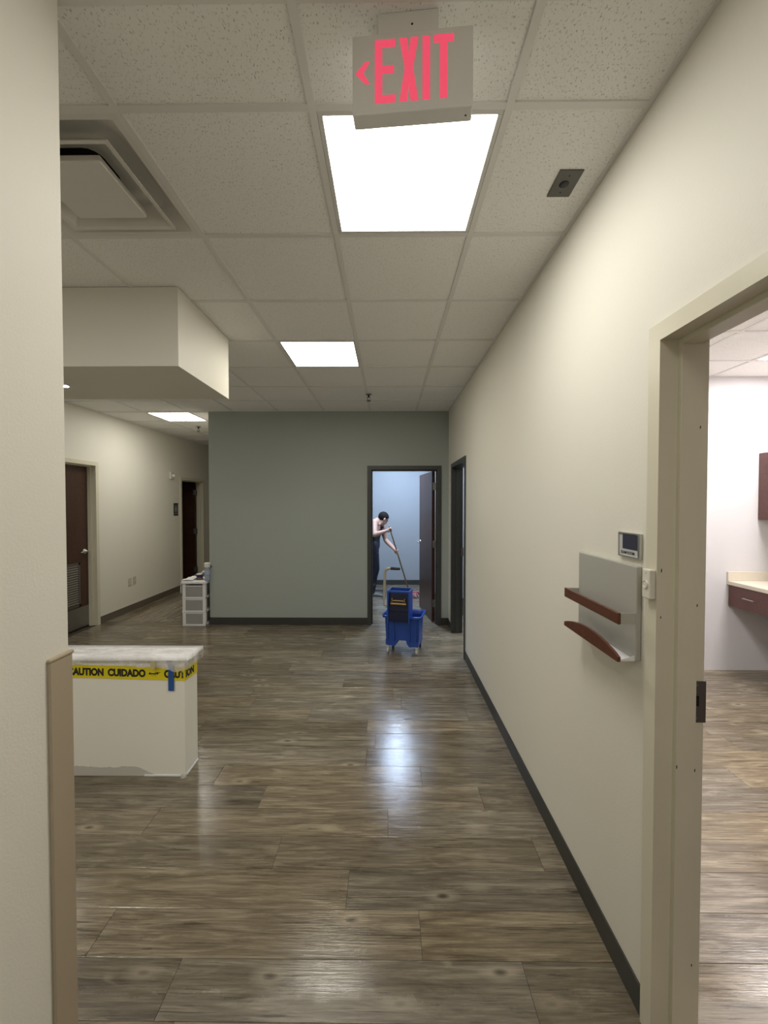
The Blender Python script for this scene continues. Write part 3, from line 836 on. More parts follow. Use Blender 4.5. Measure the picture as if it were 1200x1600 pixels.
# plastic sheet over it
film = NT('plastic_film'); p = film.p
p.inputs['Base Color'].default_value = (.95, .94, .95, 1); p.inputs['Roughness'].default_value = .25
tr = film.new('ShaderNodeBsdfTransparent'); mx_ = film.new('ShaderNodeMixShader')
fc = film.ramp(film.noise(film.coords('Object', (1, 3, 1)), 9, 4), [(.35, (.62, .62, .62)), (.65, (.95, .95, .95))])
film.link(fc, mx_.inputs[0]); film.link(tr.outputs[0], mx_.inputs[1]); film.link(p.outputs[0], mx_.inputs[2])
film.link(mx_.outputs[0], film.o.inputs[0])
film.bump(film.noise(film.coords('Object', (1, 1, 1)), 55, 4, .6, 1.5), .8, .006)
bm = B(); xe = PX1 + .030; n = 120
prof = [(PY0-.0225, -1), (PY0-.0245, .010), (PY0-.0225, .0275), (PY0+.03, .0285), (PY0+.08, .029), (PY0+.13, .0285), (PY1+.023, .0275), (PY1+.0245, .010), (PY1+.0225, -.03)]
rows = []
for i in range(n+1):
    x = -2.6 + (xe+2.6)*i/n; row = []
    near = max(0, 1 - (xe - x)/.45)
    drop = -.014 - .040*near + .012*math.sin(x*31)*near + .004*math.sin(x*57)
    for j, (y, z) in enumerate(prof):
        zz = drop if z == -1 else z
        e = random.uniform(-1, 1)*.0022
        sag = 0
        row.append(bm.verts.new((x + random.uniform(-.002, .002), y + (e if j in (0, 8) else 0), PH + zz + (abs(e) if 2 < j < 6 else 0))))
    rows.append(row)
# end flap over the free end
for k in range(1, 5):
    row = []
    for j, (y, z) in enumerate(prof):
        base = rows[n][j].co
        yy = min(max(y, PY0-.02), PY1+.02)
        row.append(bm.verts.new((xe + .003 + random.uniform(-.002, .002), yy + random.uniform(-.002, .002), PH + .024 - .016*k - .004*math.sin(j*2+k))))
    rows.append(row)
for i, (a, b) in enumerate(zip(rows, rows[1:])):
    for j in range(len(prof)-1):
        f = bm.faces.new((a[j], b[j], b[j+1], a[j+1])); f.material_index = 1 if (j in (0, 7) or i >= n+1) else 0
clearf = film.m.copy(); clearf.name = 'plastic_film_single'
for nd in clearf.node_tree.nodes:
    if nd.type == 'VALTORGB':
        for e_, q in zip(nd.color_ramp.elements, (.06, .5)): e_.color = (q, q, q, 1)
sheet = tag(obj('plastic_sheet', bm, film.m, smooth=True), 'crinkled clear white plastic sheet covering the cap of the half wall', 'plastic sheet')
sheet.data.materials.append(clearf)

# caution tape round the corner
ztp, hb = .627, .078
yt = PY0 - .0022
def tape_pt(u, v, o=0.0):
    """u metres along the tape, 0 at the corner, negative on the front"""
    dz = -.008 - .012*max(0, u)/.16 + (.016*min(1, -u/.65) if u < 0 else 0)
    if u <= 0: return Vector((PX1 + .0022 + u, yt - o, ztp + v + dz))
    return Vector((PX1 + .0022 + o, yt + u, ztp + v + dz))
t = thing('caution_tape', 'yellow caution tape with black lettering wrapped round the half wall', 'tape', (PX1, PY0, ztp))
bm = B(); us = [-1.5 + i*.05 for i in range(30)] + [-.02, 0, .02, .05, .09, .13, .16]
us = sorted(set(round(u, 4) for u in us if u <= .16))
pr = [[bm.verts.new(tape_pt(u, v, o)) for v, o in ((-hb/2, -.0006), (hb/2, -.0006), (hb/2, .0004), (-hb/2, .0004))] for u in us]
for a, b in zip(pr, pr[1:]):
    for k in range(4): bm.faces.new((a[k], a[(k+1) % 4], b[(k+1) % 4], b[k]))
bm.faces.new(pr[0]); bm.faces.new(pr[-1][::-1])
obj('band', bm, plain('tape_yellow', (.72, .60, .015), .35), t)
def tape_text(txt, u0, width, capz=.047):
    me = text_mesh(txt, 1.0, .055)
    bm = B(); bm.from_mesh(me)
    bmesh.ops.triangulate(bm, faces=bm.faces[:])
    xa = min(v.co.x for v in bm.verts); xb = max(v.co.x for v in bm.verts)
    ya_ = min(v.co.y for v in bm.verts); yb_ = max(v.co.y for v in bm.verts)
    for v in bm.verts:
        u = u0 + (v.co.x-xa)/(xb-xa)*width; q = ((v.co.y-ya_)/(yb_-ya_) - .5)*capz
        v.co = tape_pt(u, q, .0016)
    obj('lettering', bm, M['black_plastic'], t)
def ux(px): return D(px, PY0) - PX1
tape_text('CAUTION', ux(98), ux(155.2)-ux(98))
tape_text('CUIDADO', ux(161.8), ux(222)-ux(161.8))
tape_text('CAUT', ux(251.5), ux(284.8)-ux(251.5))
tape_text('ION', .012, .100)
tape_text('CUIDADO', ux(18), ux(80)-ux(18))
bm = B(); u0 = ux(227.5)                 # small maker's mark: slanted strokes and a line
for kx, wd, zlo, zhi in ((0, .010, -.006, .006), (.011, .006, -.005, .003), (.018, .006, -.005, .003), (.025, .006, -.005, .003), (.032, .007, -.007, .003), (.040, .006, -.005, .005), (.047, .010, -.004, .008)):
    P = [(u0+kx, zlo), (u0+kx+wd*.8, zlo), (u0+kx+wd, zhi), (u0+kx+wd*.25, zhi)]
    bm.faces.new([bm.verts.new(tape_pt(a, b, .0016)) for a, b in P])
for a, b, c, d in ((u0-.002, u0+.050, -.001, .0015), (u0+.010, u0+.045, -.014, -.0125), (u0+.035, u0+.068, .006, .009)):
    bm.faces.new([bm.verts.new(tape_pt(*q, .0017)) for q in ((a, c), (b, c), (b, d), (a, d))])
obj('maker_mark', bm, M['black_plastic'], t)
# blue painter's tape + a scrap of masking tape
def tape_strip(name, label, m, px, za, zb_, wd, off, tilt=0):
    bm = B(); u = ux(px); P = []
    for k in range(9):
        f = k/8; z = za + (zb_-za)*f; o = off if PH-.08 > z else off
        P.append([Vector((PX1 + u + s*wd/2 + tilt*f, yt - .003 - o - (.018*max(0, (f-.8)/.2) if name == 'painters_tape' else 0), z)) for s in (-1, 1)])
    th_ = Vector((0, .0008, 0))
    V = [[bm.verts.new(q) for q in (r[0], r[1], r[1]+th_, r[0]+th_)] for r in P]
    for a, b in zip(V, V[1:]):
        for k in range(4): bm.faces.new((a[k], a[(k+1) % 4], b[(k+1) % 4], b[k]))
    bm.faces.new(V[0]); bm.faces.new(V[-1][::-1])
    return tag(obj(name, bm, m), label, 'tape')
tape_strip('painters_tape', 'vertical strip of blue painters tape across the caution tape', plain('painters_tape_blue', (.018, .085, .30), .6, var=.12, vscale=30), 263.5, Z(1083, PY0), Z(1034, PY0), .034, .002)
tape_strip('masking_tape', 'scrap of beige masking tape above the caution tape', plain('masking_tape', (.52, .42, .22), .6), 237, Z(1046, PY0), Z(1035, PY0), .028, .021, .008)
# ---------------------------------------------------------------- drawer cart at the end of the grey wall
CX0, CX1, CY0, CY1, CH = -2.735, -2.425, 5.44, 5.82, .600
ccx = (CX0+CX1)/2
t = thing('drawer_cart', 'white plastic cart with three clear drawers beside the grey green wall', 'drawer cart', (ccx, (CY0+CY1)/2, 0))
cart = t
for x in (CX0, CX1-.042):
    for y in (CY0+.004, CY1-.042): bx('post', M['white_plastic'], t, x, x+.042, y, y+.038, 0, CH-.03, bev=.003)
for k, z in enumerate((0.0, .182, .364)):
    bx('shelf_rail', M['white_plastic'], t, CX0-.004 if k else CX0, CX1, CY0+.002, CY1-.002, z, z+.026, bev=.003)
bx('top', M['white_plastic'], t, CX0-.008, CX1+.016, CY0-.012, CY1+.004, CH-.034, CH-.004, bev=.005, seg=2)
clear = NT('clear_drawer'); p = clear.p
p.inputs['Base Color'].default_value = (.50, .49, .475, 1); p.inputs['Roughness'].default_value = .35
tr = clear.new('ShaderNodeBsdfTransparent'); mxs = clear.new('ShaderNodeMixShader'); mxs.inputs[0].default_value = .55
clear.link(tr.outputs[0], mxs.inputs[1]); clear.link(p.outputs[0], mxs.inputs[2]); clear.link(mxs.outputs[0], clear.o.inputs[0])
for k, z in enumerate((.028, .210, .392)):
    bm = B(); a, b, c, d, h = CX0+.044, CX1-.044, CY0+.006, CY1-.02, .150
    box(bm, a, b, c, c+.004, z, z+h); box(bm, a, b, d-.004, d, z, z+h)
    box(bm, a, a+.004, c+.004, d-.004, z, z+h); box(bm, b-.004, b, c+.004, d-.004, z, z+h); box(bm, a+.004, b-.004, c+.004, d-.004, z, z+.004)
    dr = obj('drawer', bm, clear.m, t)
    bx('drawer_pull', M['white_plastic'], dr, a, b, c-.006, c, z+h-.012, z+h, bev=.002)
    for x in (CX0+.020,): pass
# crumpled white bags in the top drawer
for k, (x, y, r) in enumerate(((ccx-.053, CY0+.09, .043), (ccx+.053, CY0+.10, .043))):
    bm = B(); bmesh.ops.create_icosphere(bm, subdivisions=3, radius=1)
    for v in bm.verts:
        f = 1 + .13*math.sin(v.co.x*7+k)*math.cos(v.co.y*6) + .09*math.sin(v.co.z*9+v.co.y*5)
        v.co = Vector((x + v.co.x*r*f, y + v.co.y*r*1.15*f, .397 + (v.co.z*f+1.25)*r*.85))
    tag(obj('plastic_bag', bm, M['white_plastic'], smooth=True), ('left' if k == 0 else 'right') + ' crumpled white bag inside the top clear drawer', 'bag', 'bags in the top drawer')
ZT = CH - .004
# water bottle
bxm, bym = D(322, 5.5), 5.50
t = thing('water_bottle', 'clear bluish bottle with white cap on the drawer cart', 'bottle', (bxm, bym, ZT))
bm = B(); lathe(bm, [(.034, 0), (.037, .006), (.037, .055), (.033, .070), (.037, .085), (.037, .150), (.034, .168), (.026, .180), (.026, .190)], (bxm, bym, ZT), 20); obj('body', bm, plain('bottle_plastic_blue', (.42, .50, .62), .15, trans=.35), t, smooth=True)
bm = B(); lathe(bm, [(.037, .088), (.0382, .090), (.0382, .145), (.037, .147)], (bxm, bym, ZT), 20); obj('label_band', bm, plain('bottle_label', (.36, .42, .55), .4, var=.35, vscale=40), t)
bm = B(); lathe(bm, [(.026, .184), (.040, .186), (.040, .238), (.037, .243), (.0, .243)], (bxm, bym, ZT), 20); obj('cap', bm, plain('cap_white', (.78, .77, .70), .4), t)
bm = B(); tube(bm, arc((bxm+.038, bym, ZT+.205), (bxm+.058, bym, ZT+.200), (bxm+.052, bym, ZT+.182), 5), .006, 8); obj('cap_tab', bm, M['black_plastic'], t)
# bowl
bwx, bwy = D(310, 5.60), 5.60
t = thing('small_bowl', 'small dark blue bowl with a brown foot on the drawer cart', 'bowl', (bwx, bwy, ZT))
bm = B(); lathe(bm, [(.040, .036), (.052, .050), (.064, .068), (.070, .074), (.066, .074), (.056, .056), (.040, .044), (.0, .042)], (bwx, bwy, ZT), 24); obj('bowl_body', bm, plain('bowl_blue', (.020, .028, .12), .3), t, smooth=True)
bm = B(); lathe(bm, [(.038, .0), (.040, .004), (.041, .036), (.0, .036)], (bwx, bwy, ZT), 24); obj('foot', bm, plain('bowl_foot_brown', (.17, .085, .05), .5), t)
bm = B(); bmesh.ops.create_icosphere(bm, subdivisions=2, radius=1)
for v in bm.verts: v.co = Vector((bwx, bwy, ZT+.072)) + Vector((v.co.x*.050, v.co.y*.050, v.co.z*.012))
obj('paste', bm, plain('paste_cream', (.62, .57, .42), .6), t, smooth=True)
# putty knife / spreader leaning in the bowl
bm = B(); tube(bm, [(bwx+.015, bwy, ZT+.078), (bwx+.040, bwy-.002, ZT+.095), (bwx+.070, bwy-.004, ZT+.118)], [.010, .014, .012], 8)
tag(obj('spreader', bm, M['white_plastic'], smooth=True), 'short white handled spreader leaning out of the blue bowl', 'spreader')
# folded towel over the left edge
bm = B(); pts = []
for s in range(14):
    f = s/13
    if f < .55: pts.append((CX0 + .115 - .140*f/.55, ZT + .018 - .006*abs(f-.2)))
    else: pts.append((CX0 - .030 - .010*math.sin((f-.55)*5), ZT + .010 - (f-.55)/.45*.17))
V = []
nf = len(pts)
for i, (x, z) in enumerate(pts + pts[::-1]):
    inner = i >= nf
    V.append([bm.verts.new((x + .003*math.sin(j*2.1) + (.008 if inner and z < ZT else 0), CY0 + .03 + .30*j/8, z + .004*math.sin(j*1.7+x*30) - (.008 if inner and z >= ZT else 0))) for j in range(9)])
for a, b in zip(V, V[1:] + V[:1]):
    for j in range(8): bm.faces.new((a[j], a[j+1], b[j+1], b[j]))
for i in range(nf-1):
    for j in (0, 8): bm.faces.new((V[i][j], V[i+1][j], V[2*nf-2-i][j], V[2*nf-1-i][j]))
tag(obj('towel', bm, plain('towel_white', (.74, .73, .70), .9, bump=(120, .4, .002)), smooth=True), 'white cloth draped over the left edge of the drawer cart', 'towel')

# ---------------------------------------------------------------- side room furniture
counter_x = 3.31
t = thing('counter', 'beige counter top with backsplash along the side room wall', 'counter', (XS, YS-1.2, .884))
M['laminate'] = plain('counter_laminate_beige', (.60, .55, .45), .4, var=.08, vscale=60)
bx('counter_top', M['laminate'], t, counter_x, XS-.001, YS-2.4, YS-.001, .846, .884, bev=.003)
bx('backsplash', M['laminate'], t, counter_x, XS-.02, YS-.020, YS-.001, .884, .972, bev=.002)
bx('side_splash', M['laminate'], t, XS-.020, XS-.001, YS-2.4, YS-.020, .884, .972, bev=.002)
t = thing('drawer_unit', 'dark cherry hanging drawer apron under the beige counter', 'drawer unit', (XS, YS-.6, .64))
bx('carcass', M['cab_wood'], t, counter_x+.035, XS-.001, YS-1.2, YS-.004, .645, .846)
for k, (a, b) in enumerate(((YS-.56, YS-.006), (YS-1.19, YS-.566))):
    fr = bx('drawer_front', M['cab_wood'], t, counter_x+.016, counter_x+.035, a, b, .640, .842, bev=.0015)
    yc = (a+b)/2 + (.03 if k == 0 else 0)
    bm = B(); tube(bm, [(counter_x+.016, yc-.06, .752), (counter_x-.010, yc-.06, .752), (counter_x-.010, yc+.06, .752), (counter_x+.016, yc+.06, .752)], .0045, 8); obj('handle', bm, M['steel'], fr)
t = thing('wall_cabinet', 'dark cherry wall cabinet above the counter in the side room', 'cabinet', (XS, YS-.6, 1.48))
bx('carcass', M['cab_wood'], t, XS-.28, XS-.001, YS-1.2, YS-.001, 1.478, 2.125)
for a, b in ((YS-.60, YS-.003), (YS-1.197, YS-.604)):
    o = bx('cabinet_door', M['cab_wood'], t, XS-.30, XS-.281, a, b, 1.480, 2.122, bev=.0015)
    bm = B(); yc = a+.04 if b > YS-.1 else b-.04
    tube(bm, [(XS-.30, yc, 1.53), (XS-.325, yc, 1.53), (XS-.325, yc, 1.64), (XS-.30, yc, 1.64)], .0045, 8); obj('handle', bm, M['steel'], o)

# ---------------------------------------------------------------- mop bucket
BLUE = plain('bucket_blue_plastic', (.014, .062, .33), .35, bump=(40, .1, .001))
BLUE_SHADE = plain('wringer_blue_painted_shade', (.004, .008, .035), .4)  # near-black blue: the shade inside the open wringer is put into this colour
CASTER = plain('caster_white', (.55, .54, .52), .5)
BRONZE = plain('wringer_bronze', (.30, .20, .09), .35, .8)
TAN = plain('handle_tan_enamel', (.36, .33, .26), .4)
t = thing('mop_bucket', 'blue wheeled mop bucket with wringer standing before the end doorway', 'mop bucket', (.185, 4.575, 0), math.radians(-14))
def rrect(hw, hd, r, n=4):
    P = []
    for q, (sx, sy) in enumerate(((1, 1), (-1, 1), (-1, -1), (1, -1))):
        for k in range(n+1):
            a = q*PI/2 + k*PI/2/n; P.append((sx*(hw-r) + r*math.cos(a), sy*(hd-r) + r*math.sin(a)))
    return P
def loft(bm, rings, cap0=False, cap1=False):
    R_ = [[bm.verts.new((x, y, z)) for x, y in P] for P, z in rings]
    n = len(R_[0])
    for a, b in zip(R_, R_[1:]):
        for k in range(n): bm.faces.new((a[k], a[(k+1) % n], b[(k+1) % n], b[k]))
    if cap0: bm.faces.new(R_[0][::-1])
    if cap1: bm.faces.new(R_[-1])
bm = B()
loft(bm, [(rrect(.184, .132, .03), .150), (rrect(.192, .150, .035), .390), (rrect(.202, .162, .04), .402), (rrect(.214, .174, .045), .410), (rrect(.216, .176, .045), .398),
          (rrect(.219, .179, .045), .422), (rrect(.210, .170, .045), .424), (rrect(.195, .156, .04), .408), (rrect(.184, .142, .035), .380), (rrect(.172, .118, .03), .165)], True, True)
tub = obj('tub', bm, BLUE, t, local=True)
bm = B()      # skirts that carry the casters, leaving an arch in the middle of each long side
for sx in (-1, 1):
    prism(bm, [(sx*.045, .152), (sx*.183, .152), (sx*.181, .092), (sx*.080, .082), (sx*.055, .112)], -.134, .134, lambda p, q, s: (p, s, q))
obj('skirt', bm, BLUE, t, local=True)
for x in (-.155, -.085, .085, .155):
    bx('rib', BLUE, t, x-.007, x+.007, -.156, -.128, .15, .385, bev=.003, local=True)
for sx in (-1, 1):
    for sy in (-1, 1):
        x, y = sx*.158, sy*.118
        bm = B(); box(bm, x-.014, x+.014, y-.012, y+.012, .062, .086, bev=.003)
        for d in (-.011, .011):
            prism(bm, [(-.012, .066), (.012, .066), (.008, .026), (-.002, .026)], x+d-.0015, x+d+.0015, lambda p, q, s: (s, y+p, q))
        c = obj('caster', bm, M['steel_dark'] if sy > 0 else CASTER, t, local=True)
        bm = B(); lathe(bm, [(.0, -.009), (.022, -.009), (.029, -.006), (.029, .006), (.022, .009), (.0, .009)], (x, y+.004, .0295), 20, 'x')
        obj('wheel', bm, M['black_plastic'] if sy > 0 else CASTER, c, local=True, smooth=False)
# wringer hooked over the front rim
wx0, wx1, wy0, wy1, wz0, wz1 = -.145, .095, -.200, -.010, .370, .700
bm = B(); th = .010
box(bm, wx0, wx0+th, wy0, wy1, wz0, wz1, bev=.002); box(bm, wx1-th, wx1, wy0, wy1, wz0, wz1, bev=.002)
box(bm, wx0+th, wx1-th, wy1-th, wy1, wz0, wz1, bev=.002)
box(bm, wx0+th, wx1-th, wy0, wy0+.012, wz1-.020, wz1-.002, bev=.002)
for x in (wx0-.004, wx1-.012): box(bm, x, x+.016, wy0-.010, wy0+.012, wz0-.02, wz1-.01, bev=.003)
wc = ((wx0+wx1)/2, (wy0+wy1)/2)
def lip(hw, hd): return [(x + wc[0], y + wc[1]) for x, y in rrect(hw, hd, .005)]
loft(bm, [(lip(.122, .098), wz1-.008), (lip(.123, .099), wz1), (lip(.110, .085), wz1), (lip(.110, .085), wz1-.008)])
wr = obj('wringer', bm, BLUE, t, local=True)
bm = B()
prism(bm, [(wy0+.008, wz0+.01), (wy0+.014, wz0+.01), (wy0+.050, wz1-.03), (wy0+.044, wz1-.03)], wx0+th, wx1-th, lambda p, q, s: (s, p, q))
prism(bm, [(wy0+.004, wz0+.0), (wy0+.012, wz0+.0), (wy0+.012, wz0+.11), (wy0+.004, wz0+.11)], wx0+th, wx1-th, lambda p, q, s: (s, p, q))
obj('press_plate', bm, BLUE_SHADE, wr, local=True)
xm = (wx0+wx1)/2
bm = B(); tube(bm, [(xm-.085, wy0+.008, .560), (xm+.085, wy0+.008, .560)], .014, 10); tube(bm, [(xm-.07, wy0+.006, .594), (xm+.07, wy0+.006, .594)], .008, 8)
obj('roller', bm, BRONZE, wr, local=True)
for s in (-1, 1):
    bm = B(); box(bm, xm+s*.070-.006, xm+s*.070+.006, wy0-.004, wy0+.02, .552, .618, bev=.002); obj('roller_bracket', bm, BRONZE, wr, local=True)
bx('mesh_plate', BLUE_SHADE, wr, wx0+th, wx1-th, wy0+.02, wy0+.024, wz0+.02, wz0+.03, local=True)
bm = B()
lx = wx0-.066
pts = [(lx+.072, -.03, .46), (lx-.012, -.02, .50), (lx-.022, 0, .56), (lx-.020, .01, .72), (lx-.016, .012, .85)] + [tuple(v) for v in arc((lx-.016, .012, .85), (lx-.014, .014, .905), (lx+.045, .014, .905), 6)][1:] + [(lx+.150, .014, .905)]
tube(bm, pts, .0145, 10); obj('lever', bm, TAN, wr, local=True, smooth=True)
bm = B(); tube(bm, [(lx+.050, .014, .905), (lx+.052, .014, .905), (lx+.150, .014, .905), (lx+.158, .014, .905)], [.014, .0175, .0165, .012], 12); obj('grip', bm, M['black_plastic'], wr, local=True, smooth=True)
# ---------------------------------------------------------------- the person mopping
SKIN = plain('skin', (.50, .30, .22), .5, var=.10, vscale=10)
HAIR = plain('hair_dark', (.014, .011, .009), .85, spec=.2, bump=(250, .5, .002))
BLACK_CLOTH = plain('cloth_black', (.010, .010, .013), .85, bump=(60, .3, .004))
t = NT('denim_worn'); v = t.coords(); n = t.noise(v, 7, 4, .65, .6)
t.link(t.ramp(n, [(.42, (.009, .011, .022)), (.60, (.016, .020, .040)), (.72, (.11, .125, .165))]), t.p.inputs['Base Color']); t.p.inputs['Roughness'].default_value = .85
t.bump(t.noise(v, 14, 3), .5, .01); DENIM = t.m
SHOE = plain('shoe_grey', (.16, .15, .135), .6)
SOLE = plain('shoe_sole_pale', (.45, .43, .38), .6)

def ell(bm, c, rad, X=Vector((1, 0, 0)), Y=Vector((0, 1, 0)), Zv=Vector((0, 0, 1)), sub=2):
    r = bmesh.ops.create_icosphere(bm, subdivisions=sub, radius=1)
    c = Vector(c)
    for v in r['verts']: v.co = c + X*(v.co.x*rad[0]) + Y*(v.co.y*rad[1]) + Zv*(v.co.z*rad[2])
def chain(bm, pts, sx=1.0, sy=1.0, grow=0.0):
    """a limb: tapered run of overlapping balls; pts = (x, y, z, r)"""
    for a, b in zip(pts, pts[1:]):
        A, Bv = Vector(a[:3]), Vector(b[:3]); L = (Bv-A).length
        k = max(2, int(L/(min(a[3], b[3])*.35)))
        for i in range(k+1):
            f = i/k; r = a[3] + (b[3]-a[3])*f + grow
            ell(bm, A.lerp(Bv, f), (r*sx, r*sy, r))
def fuse(name, bm, vox, m, parent=None, smooth_it=4, cut=(), loc=(0, 0, 0)):
    me = bpy.data.meshes.new('tmp'); bm.to_mesh(me); bm.free()
    o = bpy.data.objects.new('tmp', me); COL.objects.link(o)
    md = o.modifiers.new('r', 'REMESH'); md.mode = 'VOXEL'; md.voxel_size = vox
    ms = o.modifiers.new('s', 'SMOOTH'); ms.factor = .5; ms.iterations = smooth_it
    dg = bpy.context.evaluated_depsgraph_get(); dg.update()
    m2 = bpy.data.meshes.new_from_object(o.evaluated_get(dg)); bpy.data.objects.remove(o)
    b2 = B(); b2.from_mesh(m2)
    for co, no in cut:
        bmesh.ops.bisect_plane(b2, geom=b2.verts[:]+b2.edges[:]+b2.faces[:], plane_co=co, plane_no=no, clear_outer=True)
    if parent is None: return obj(name, b2, m, None, smooth=True, origin=loc)
    return obj(name, b2, m, parent, smooth=True)

BASE = (-.27, 7.30, 0)
hipR, hipL = (-.270, 7.19, .90), (-.270, 7.38, .90)
knR, knL = (-.215, 7.15, .50), (-.225, 7.46, .50)
anR, anL = (-.275, 7.11, .10), (-.290, 7.53, .10)
shR, shL = (-.235, 7.13, 1.300), (-.120, 7.47, 1.275)
elR, elL = (-.225, 6.95, 1.105), (-.035, 7.43, .965)
haR, haL = Vector((.040, 7.00, 1.190)), Vector((.157, 7.07, .803))
pd = (haL - haR).normalized()
def arms(bm, g=0):
    wr = lambda e, h: Vector(h) + (Vector(e)-Vector(h)).normalized()*.075
    wR, wL = wr(elR, haR), wr(elL, haL)
    mR = Vector(elR).lerp(wR, .3); mL = Vector(elL).lerp(wL, .3)
    chain(bm, [(*shR, .064), (*Vector(shR).lerp(Vector(elR), .45), .054), (*elR, .044), (*mR, .045), (*wR, .028)])
    chain(bm, [(*shL, .064), (*Vector(shL).lerp(Vector(elL), .45), .054), (*elL, .043), (*mL, .044), (*wL, .028)])
    return wR, wL
def torso(bm, g=0.0, up=True):
    sp = [(-.272, 7.285, .90, .135), (-.262, 7.290, .98, .125), (-.245, 7.295, 1.06, .120), (-.225, 7.300, 1.15, .126), (-.205, 7.300, 1.235, .122)]
    for a, b in zip(sp, sp[1:]):
        A, Bv = Vector(a[:3]), Vector(b[:3])
        for i in range(6):
            f = i/5; r = a[3] + (b[3]-a[3])*f + g
            ell(bm, A.lerp(Bv, f), (r*.92, r*1.32, r*.8))
    if up:
        chain(bm, [(*shR, .066), (-.195, 7.24, 1.315, .066), (-.165, 7.31, 1.330, .065), (-.14, 7.38, 1.310, .066), (*shL, .066)], 1, 1, g)
        ell(bm, (-.195, 7.30, 1.27), (.105+g, .17+g, .075+g))
def legs(bm, g=0.0):
    for h, k, a in ((hipR, knR, anR), (hipL, knL, anL)):
        kk, aa = Vector(k), Vector(a); ca = kk.lerp(aa, .3) + Vector((-.012, 0, 0))
        chain(bm, [(*h, .098), (*Vector(h).lerp(kk, .5), .080), (*k, .060), (*ca, .056), (*a, .040)], 1, 1, g)
def hand(bm, H, elbow, side):
    e1 = Vector(elbow) - H; e1 -= pd*e1.dot(pd); e1.normalize(); e2 = pd.cross(e1).normalized()*side
    ell(bm, H + e1*.033, (.020, .040, .044), e1, e2, pd)
    ell(bm, H + e1*.058 + e2*-.004, (.024, .032, .032), e1, e2, pd)
    for k, ln in enumerate((.86, 1.0, .95, .75)):
        off = pd*((k-1.5)*.0195)
        pts = []
        for i in range(8):
            a = math.radians(35 + 215*ln*i/7); r = .0225
            pts.append((*(H + off + (e1*math.cos(a) + e2*math.sin(a))*r), .0092 - .0016*i/7))
        chain(bm, pts)
    pts = []
    for i in range(6):
        a = math.radians(-25 - 120*i/5)
        pts.append((*(H - pd*(.030 - .008*i/5) + (e1*math.cos(a) + e2*math.sin(a))*.0245), .0115 - .003*i/5))
    chain(bm, pts)
HC = Vector((-.083, 7.275, 1.362))
hf = Vector((.70, .36, -.62)).normalized(); hs = hf.cross(Vector((0, 0, 1))).normalized(); hu = hs.cross(hf).normalized()
def HP(a, b, c): return HC + hf*a + hs*b + hu*c
bm = B()
torso(bm); legs(bm); arms(bm)
hand(bm, haR, elR, 1); hand(bm, haL, elL, -1)
chain(bm, [(-.165, 7.305, 1.320, .062), (-.130, 7.290, 1.365, .056)])
ell(bm, HP(-.010, 0, .030), (.096, .076, .088), hf, hs, hu, 3)            # skull
ell(bm, HP(.022, 0, -.045), (.066, .058, .068), hf, hs, hu, 3)            # face and jaw
ell(bm, HP(.062, 0, -.096), (.020, .024, .016), hf, hs, hu)               # chin
ell(bm, HP(.088, 0, -.020), (.014, .011, .022), hf, hs, hu)               # nose
ell(bm, HP(.098, 0, -.032), (.013, .014, .010), hf, hs, hu)
ell(bm, HP(.080, 0, .022), (.014, .045, .010), hf, hs, hu)                # brow
ell(bm, HP(.080, 0, -.066), (.012, .024, .009), hf, hs, hu)               # lips
for s in (-1, 1): ell(bm, HP(-.005, s*.078, -.012), (.018, .011, .030), hf, hs, hu)
person = fuse('person', bm, .0068, SKIN, smooth_it=2, loc=BASE)
tag(person, 'bare shouldered person in black top and worn jeans bending over to mop', 'person')
for s in (-1, 1):
    bm = B(); ell(bm, HP(.081, s*.030, .000), (.010, .013, .008), hf, hs, hu); obj('eye', bm, plain('eye_dark', (.05, .035, .03), .2), person, smooth=True)
# short hair: a shell over the skull, open at the face
bm = B(); ell(bm, HP(-.013, 0, .032), (.101, .082, .094), hf, hs, hu, 4)
cutn = (hf*.80 - hu*.60).normalized()
hair = fuse('hair', bm, .006, HAIR, person, 1, cut=[(HP(.030, 0, .020), cutn)])
bm = B(); torso(bm, .012)
chain(bm, [(-.262, 7.20, 1.09, .040), (-.25, 7.20, 1.10, .04)], 1, 1)
top = fuse('tank_top', bm, .009, BLACK_CLOTH, person, 4, cut=[(Vector((-.24, 7.3, 1.095)), Vector((-.62, 0, .78))), (Vector((0, 0, .91)), Vector((0, 0, -1)))])
for (a, b, c, d) in (((-.115, 7.215, 1.20), (-.120, 7.19, 1.30), (-.190, 7.20, 1.392), (-.300, 7.225, 1.27)), ((-.090, 7.375, 1.19), (-.09, 7.395, 1.29), (-.130, 7.40, 1.385), (-.255, 7.385, 1.27))):
    bm = B(); P = [Vector(a), Vector(b), Vector(c), Vector(d)]
    pts = []
    for i in range(13):
        u = i/12; pts.append(P[0]*(1-u)**3 + P[1]*3*u*(1-u)**2 + P[2]*3*u*u*(1-u) + P[3]*u**3)
    tube(bm, pts, .016, 8); obj('strap', bm, BLACK_CLOTH, person, smooth=True)
bm = B(); legs(bm, .016)
for h in (hipR, hipL): pass
sp = [(-.272, 7.285, .88, .142), (-.262, 7.288, .975, .136)]
for i in range(6):
    f = i/5; r = .148 - .010*f; ell(bm, Vector(sp[0][:3]).lerp(Vector(sp[1][:3]), f), (r*.93, r*1.30, r*.75))
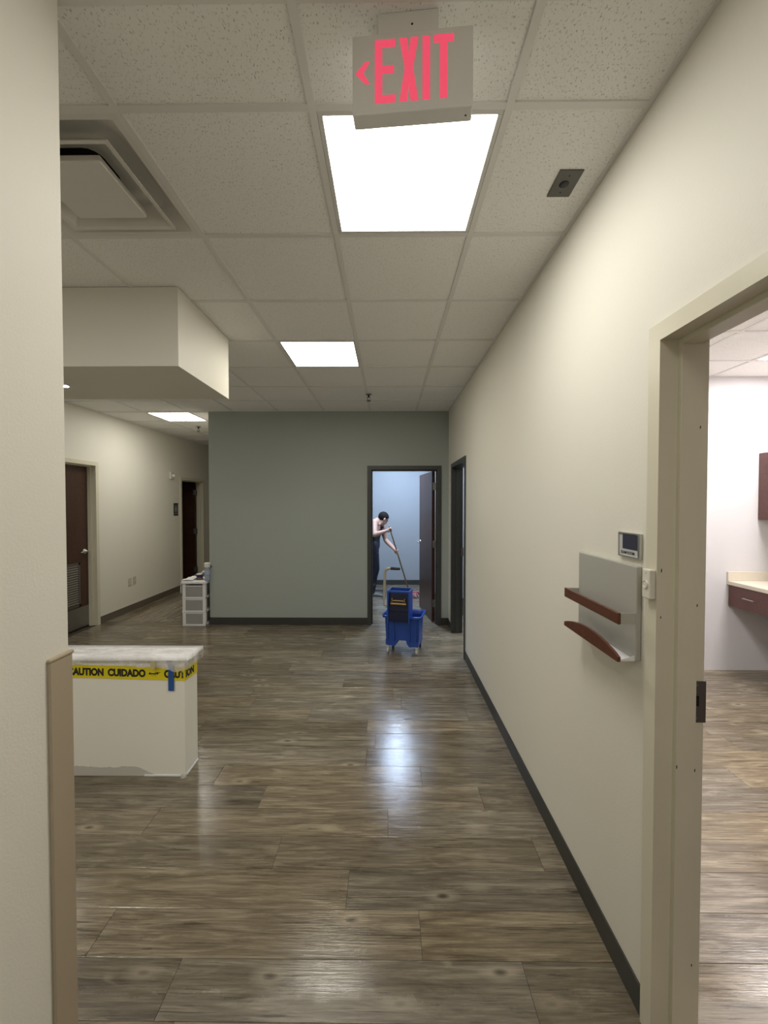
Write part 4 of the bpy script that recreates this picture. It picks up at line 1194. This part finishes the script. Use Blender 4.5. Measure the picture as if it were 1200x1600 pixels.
fuse('jeans', bm, .010, DENIM, person, 4, cut=[(Vector((0, 0, .985)), Vector((0, 0, 1))), (Vector((0, 0, .075)), Vector((0, 0, -1)))])
for an, dy in ((anR, -.03), (anL, .02)):
    bm = B(); x, y = an[0], an[1]
    ell(bm, (x-.02, y, .065), (.060, .044, .055)); chain(bm, [(x+.01, y, .060, .045), (x+.10, y+dy*.5, .048, .042), (x+.175, y+dy, .040, .036)])
    chain(bm, [(x-.01, y, .09, .046), (x-.01, y, .12, .046)])
    sh = fuse('shoe', bm, .008, SHOE, person, 3, cut=[(Vector((0, 0, .018)), Vector((0, 0, -1)))])
    bm = B(); P = []
    for k in range(20):
        a = 2*PI*k/20; P.append((x+.065 + .142*math.cos(a), y + dy*.45 + dy*.6*math.cos(a) + .046*math.sin(a)))
    prism(bm, P, 0.001, .022, lambda p, q, s: (p, q, s)); obj('sole', bm, SOLE, sh)

# the mop in the person's hands
foot = haR + pd*((haR.z - .075)/-pd.z); head = haR - pd*.075
t = thing('mop', 'wet mop with long wooden pole held by the person', 'mop', (foot.x, foot.y, 0))
bm = B(); tube(bm, [head, head.lerp(foot, .02), foot], [.009, .0125, .0125], 12); obj('pole', bm, plain('pole_wood', (.34, .25, .14), .45), t, smooth=True)
RED = plain('mop_clamp_red', (.50, .07, .075), .45)
bm = B(); box(bm, foot.x-.05, foot.x+.16, foot.y-.03, foot.y+.03, .060, .095, bev=.008, seg=2); obj('clamp', bm, RED, t)
bm = B(); rnd = random.Random(3)
for k in range(70):
    a0 = foot.x - .045 + .20*rnd.random(); b0 = foot.y + rnd.uniform(-.025, .025)
    an_ = rnd.uniform(0, 2*PI); l = rnd.uniform(.08, .20)
    ex_, ey_ = a0 + .05*math.cos(an_) + .03, b0 + l*math.sin(an_)*.9
    ex_ += l*.35*math.cos(an_)
    tube(bm, arc((a0, b0, .075), ((a0+ex_)/2, (b0+ey_)/2, .07), (ex_, ey_, .007), 4), .006, 5)
st_ = obj('strings', bm, plain('mop_strings_pinkish', (.36, .20, .19), .9), t, smooth=True); st_['kind'] = 'stuff'
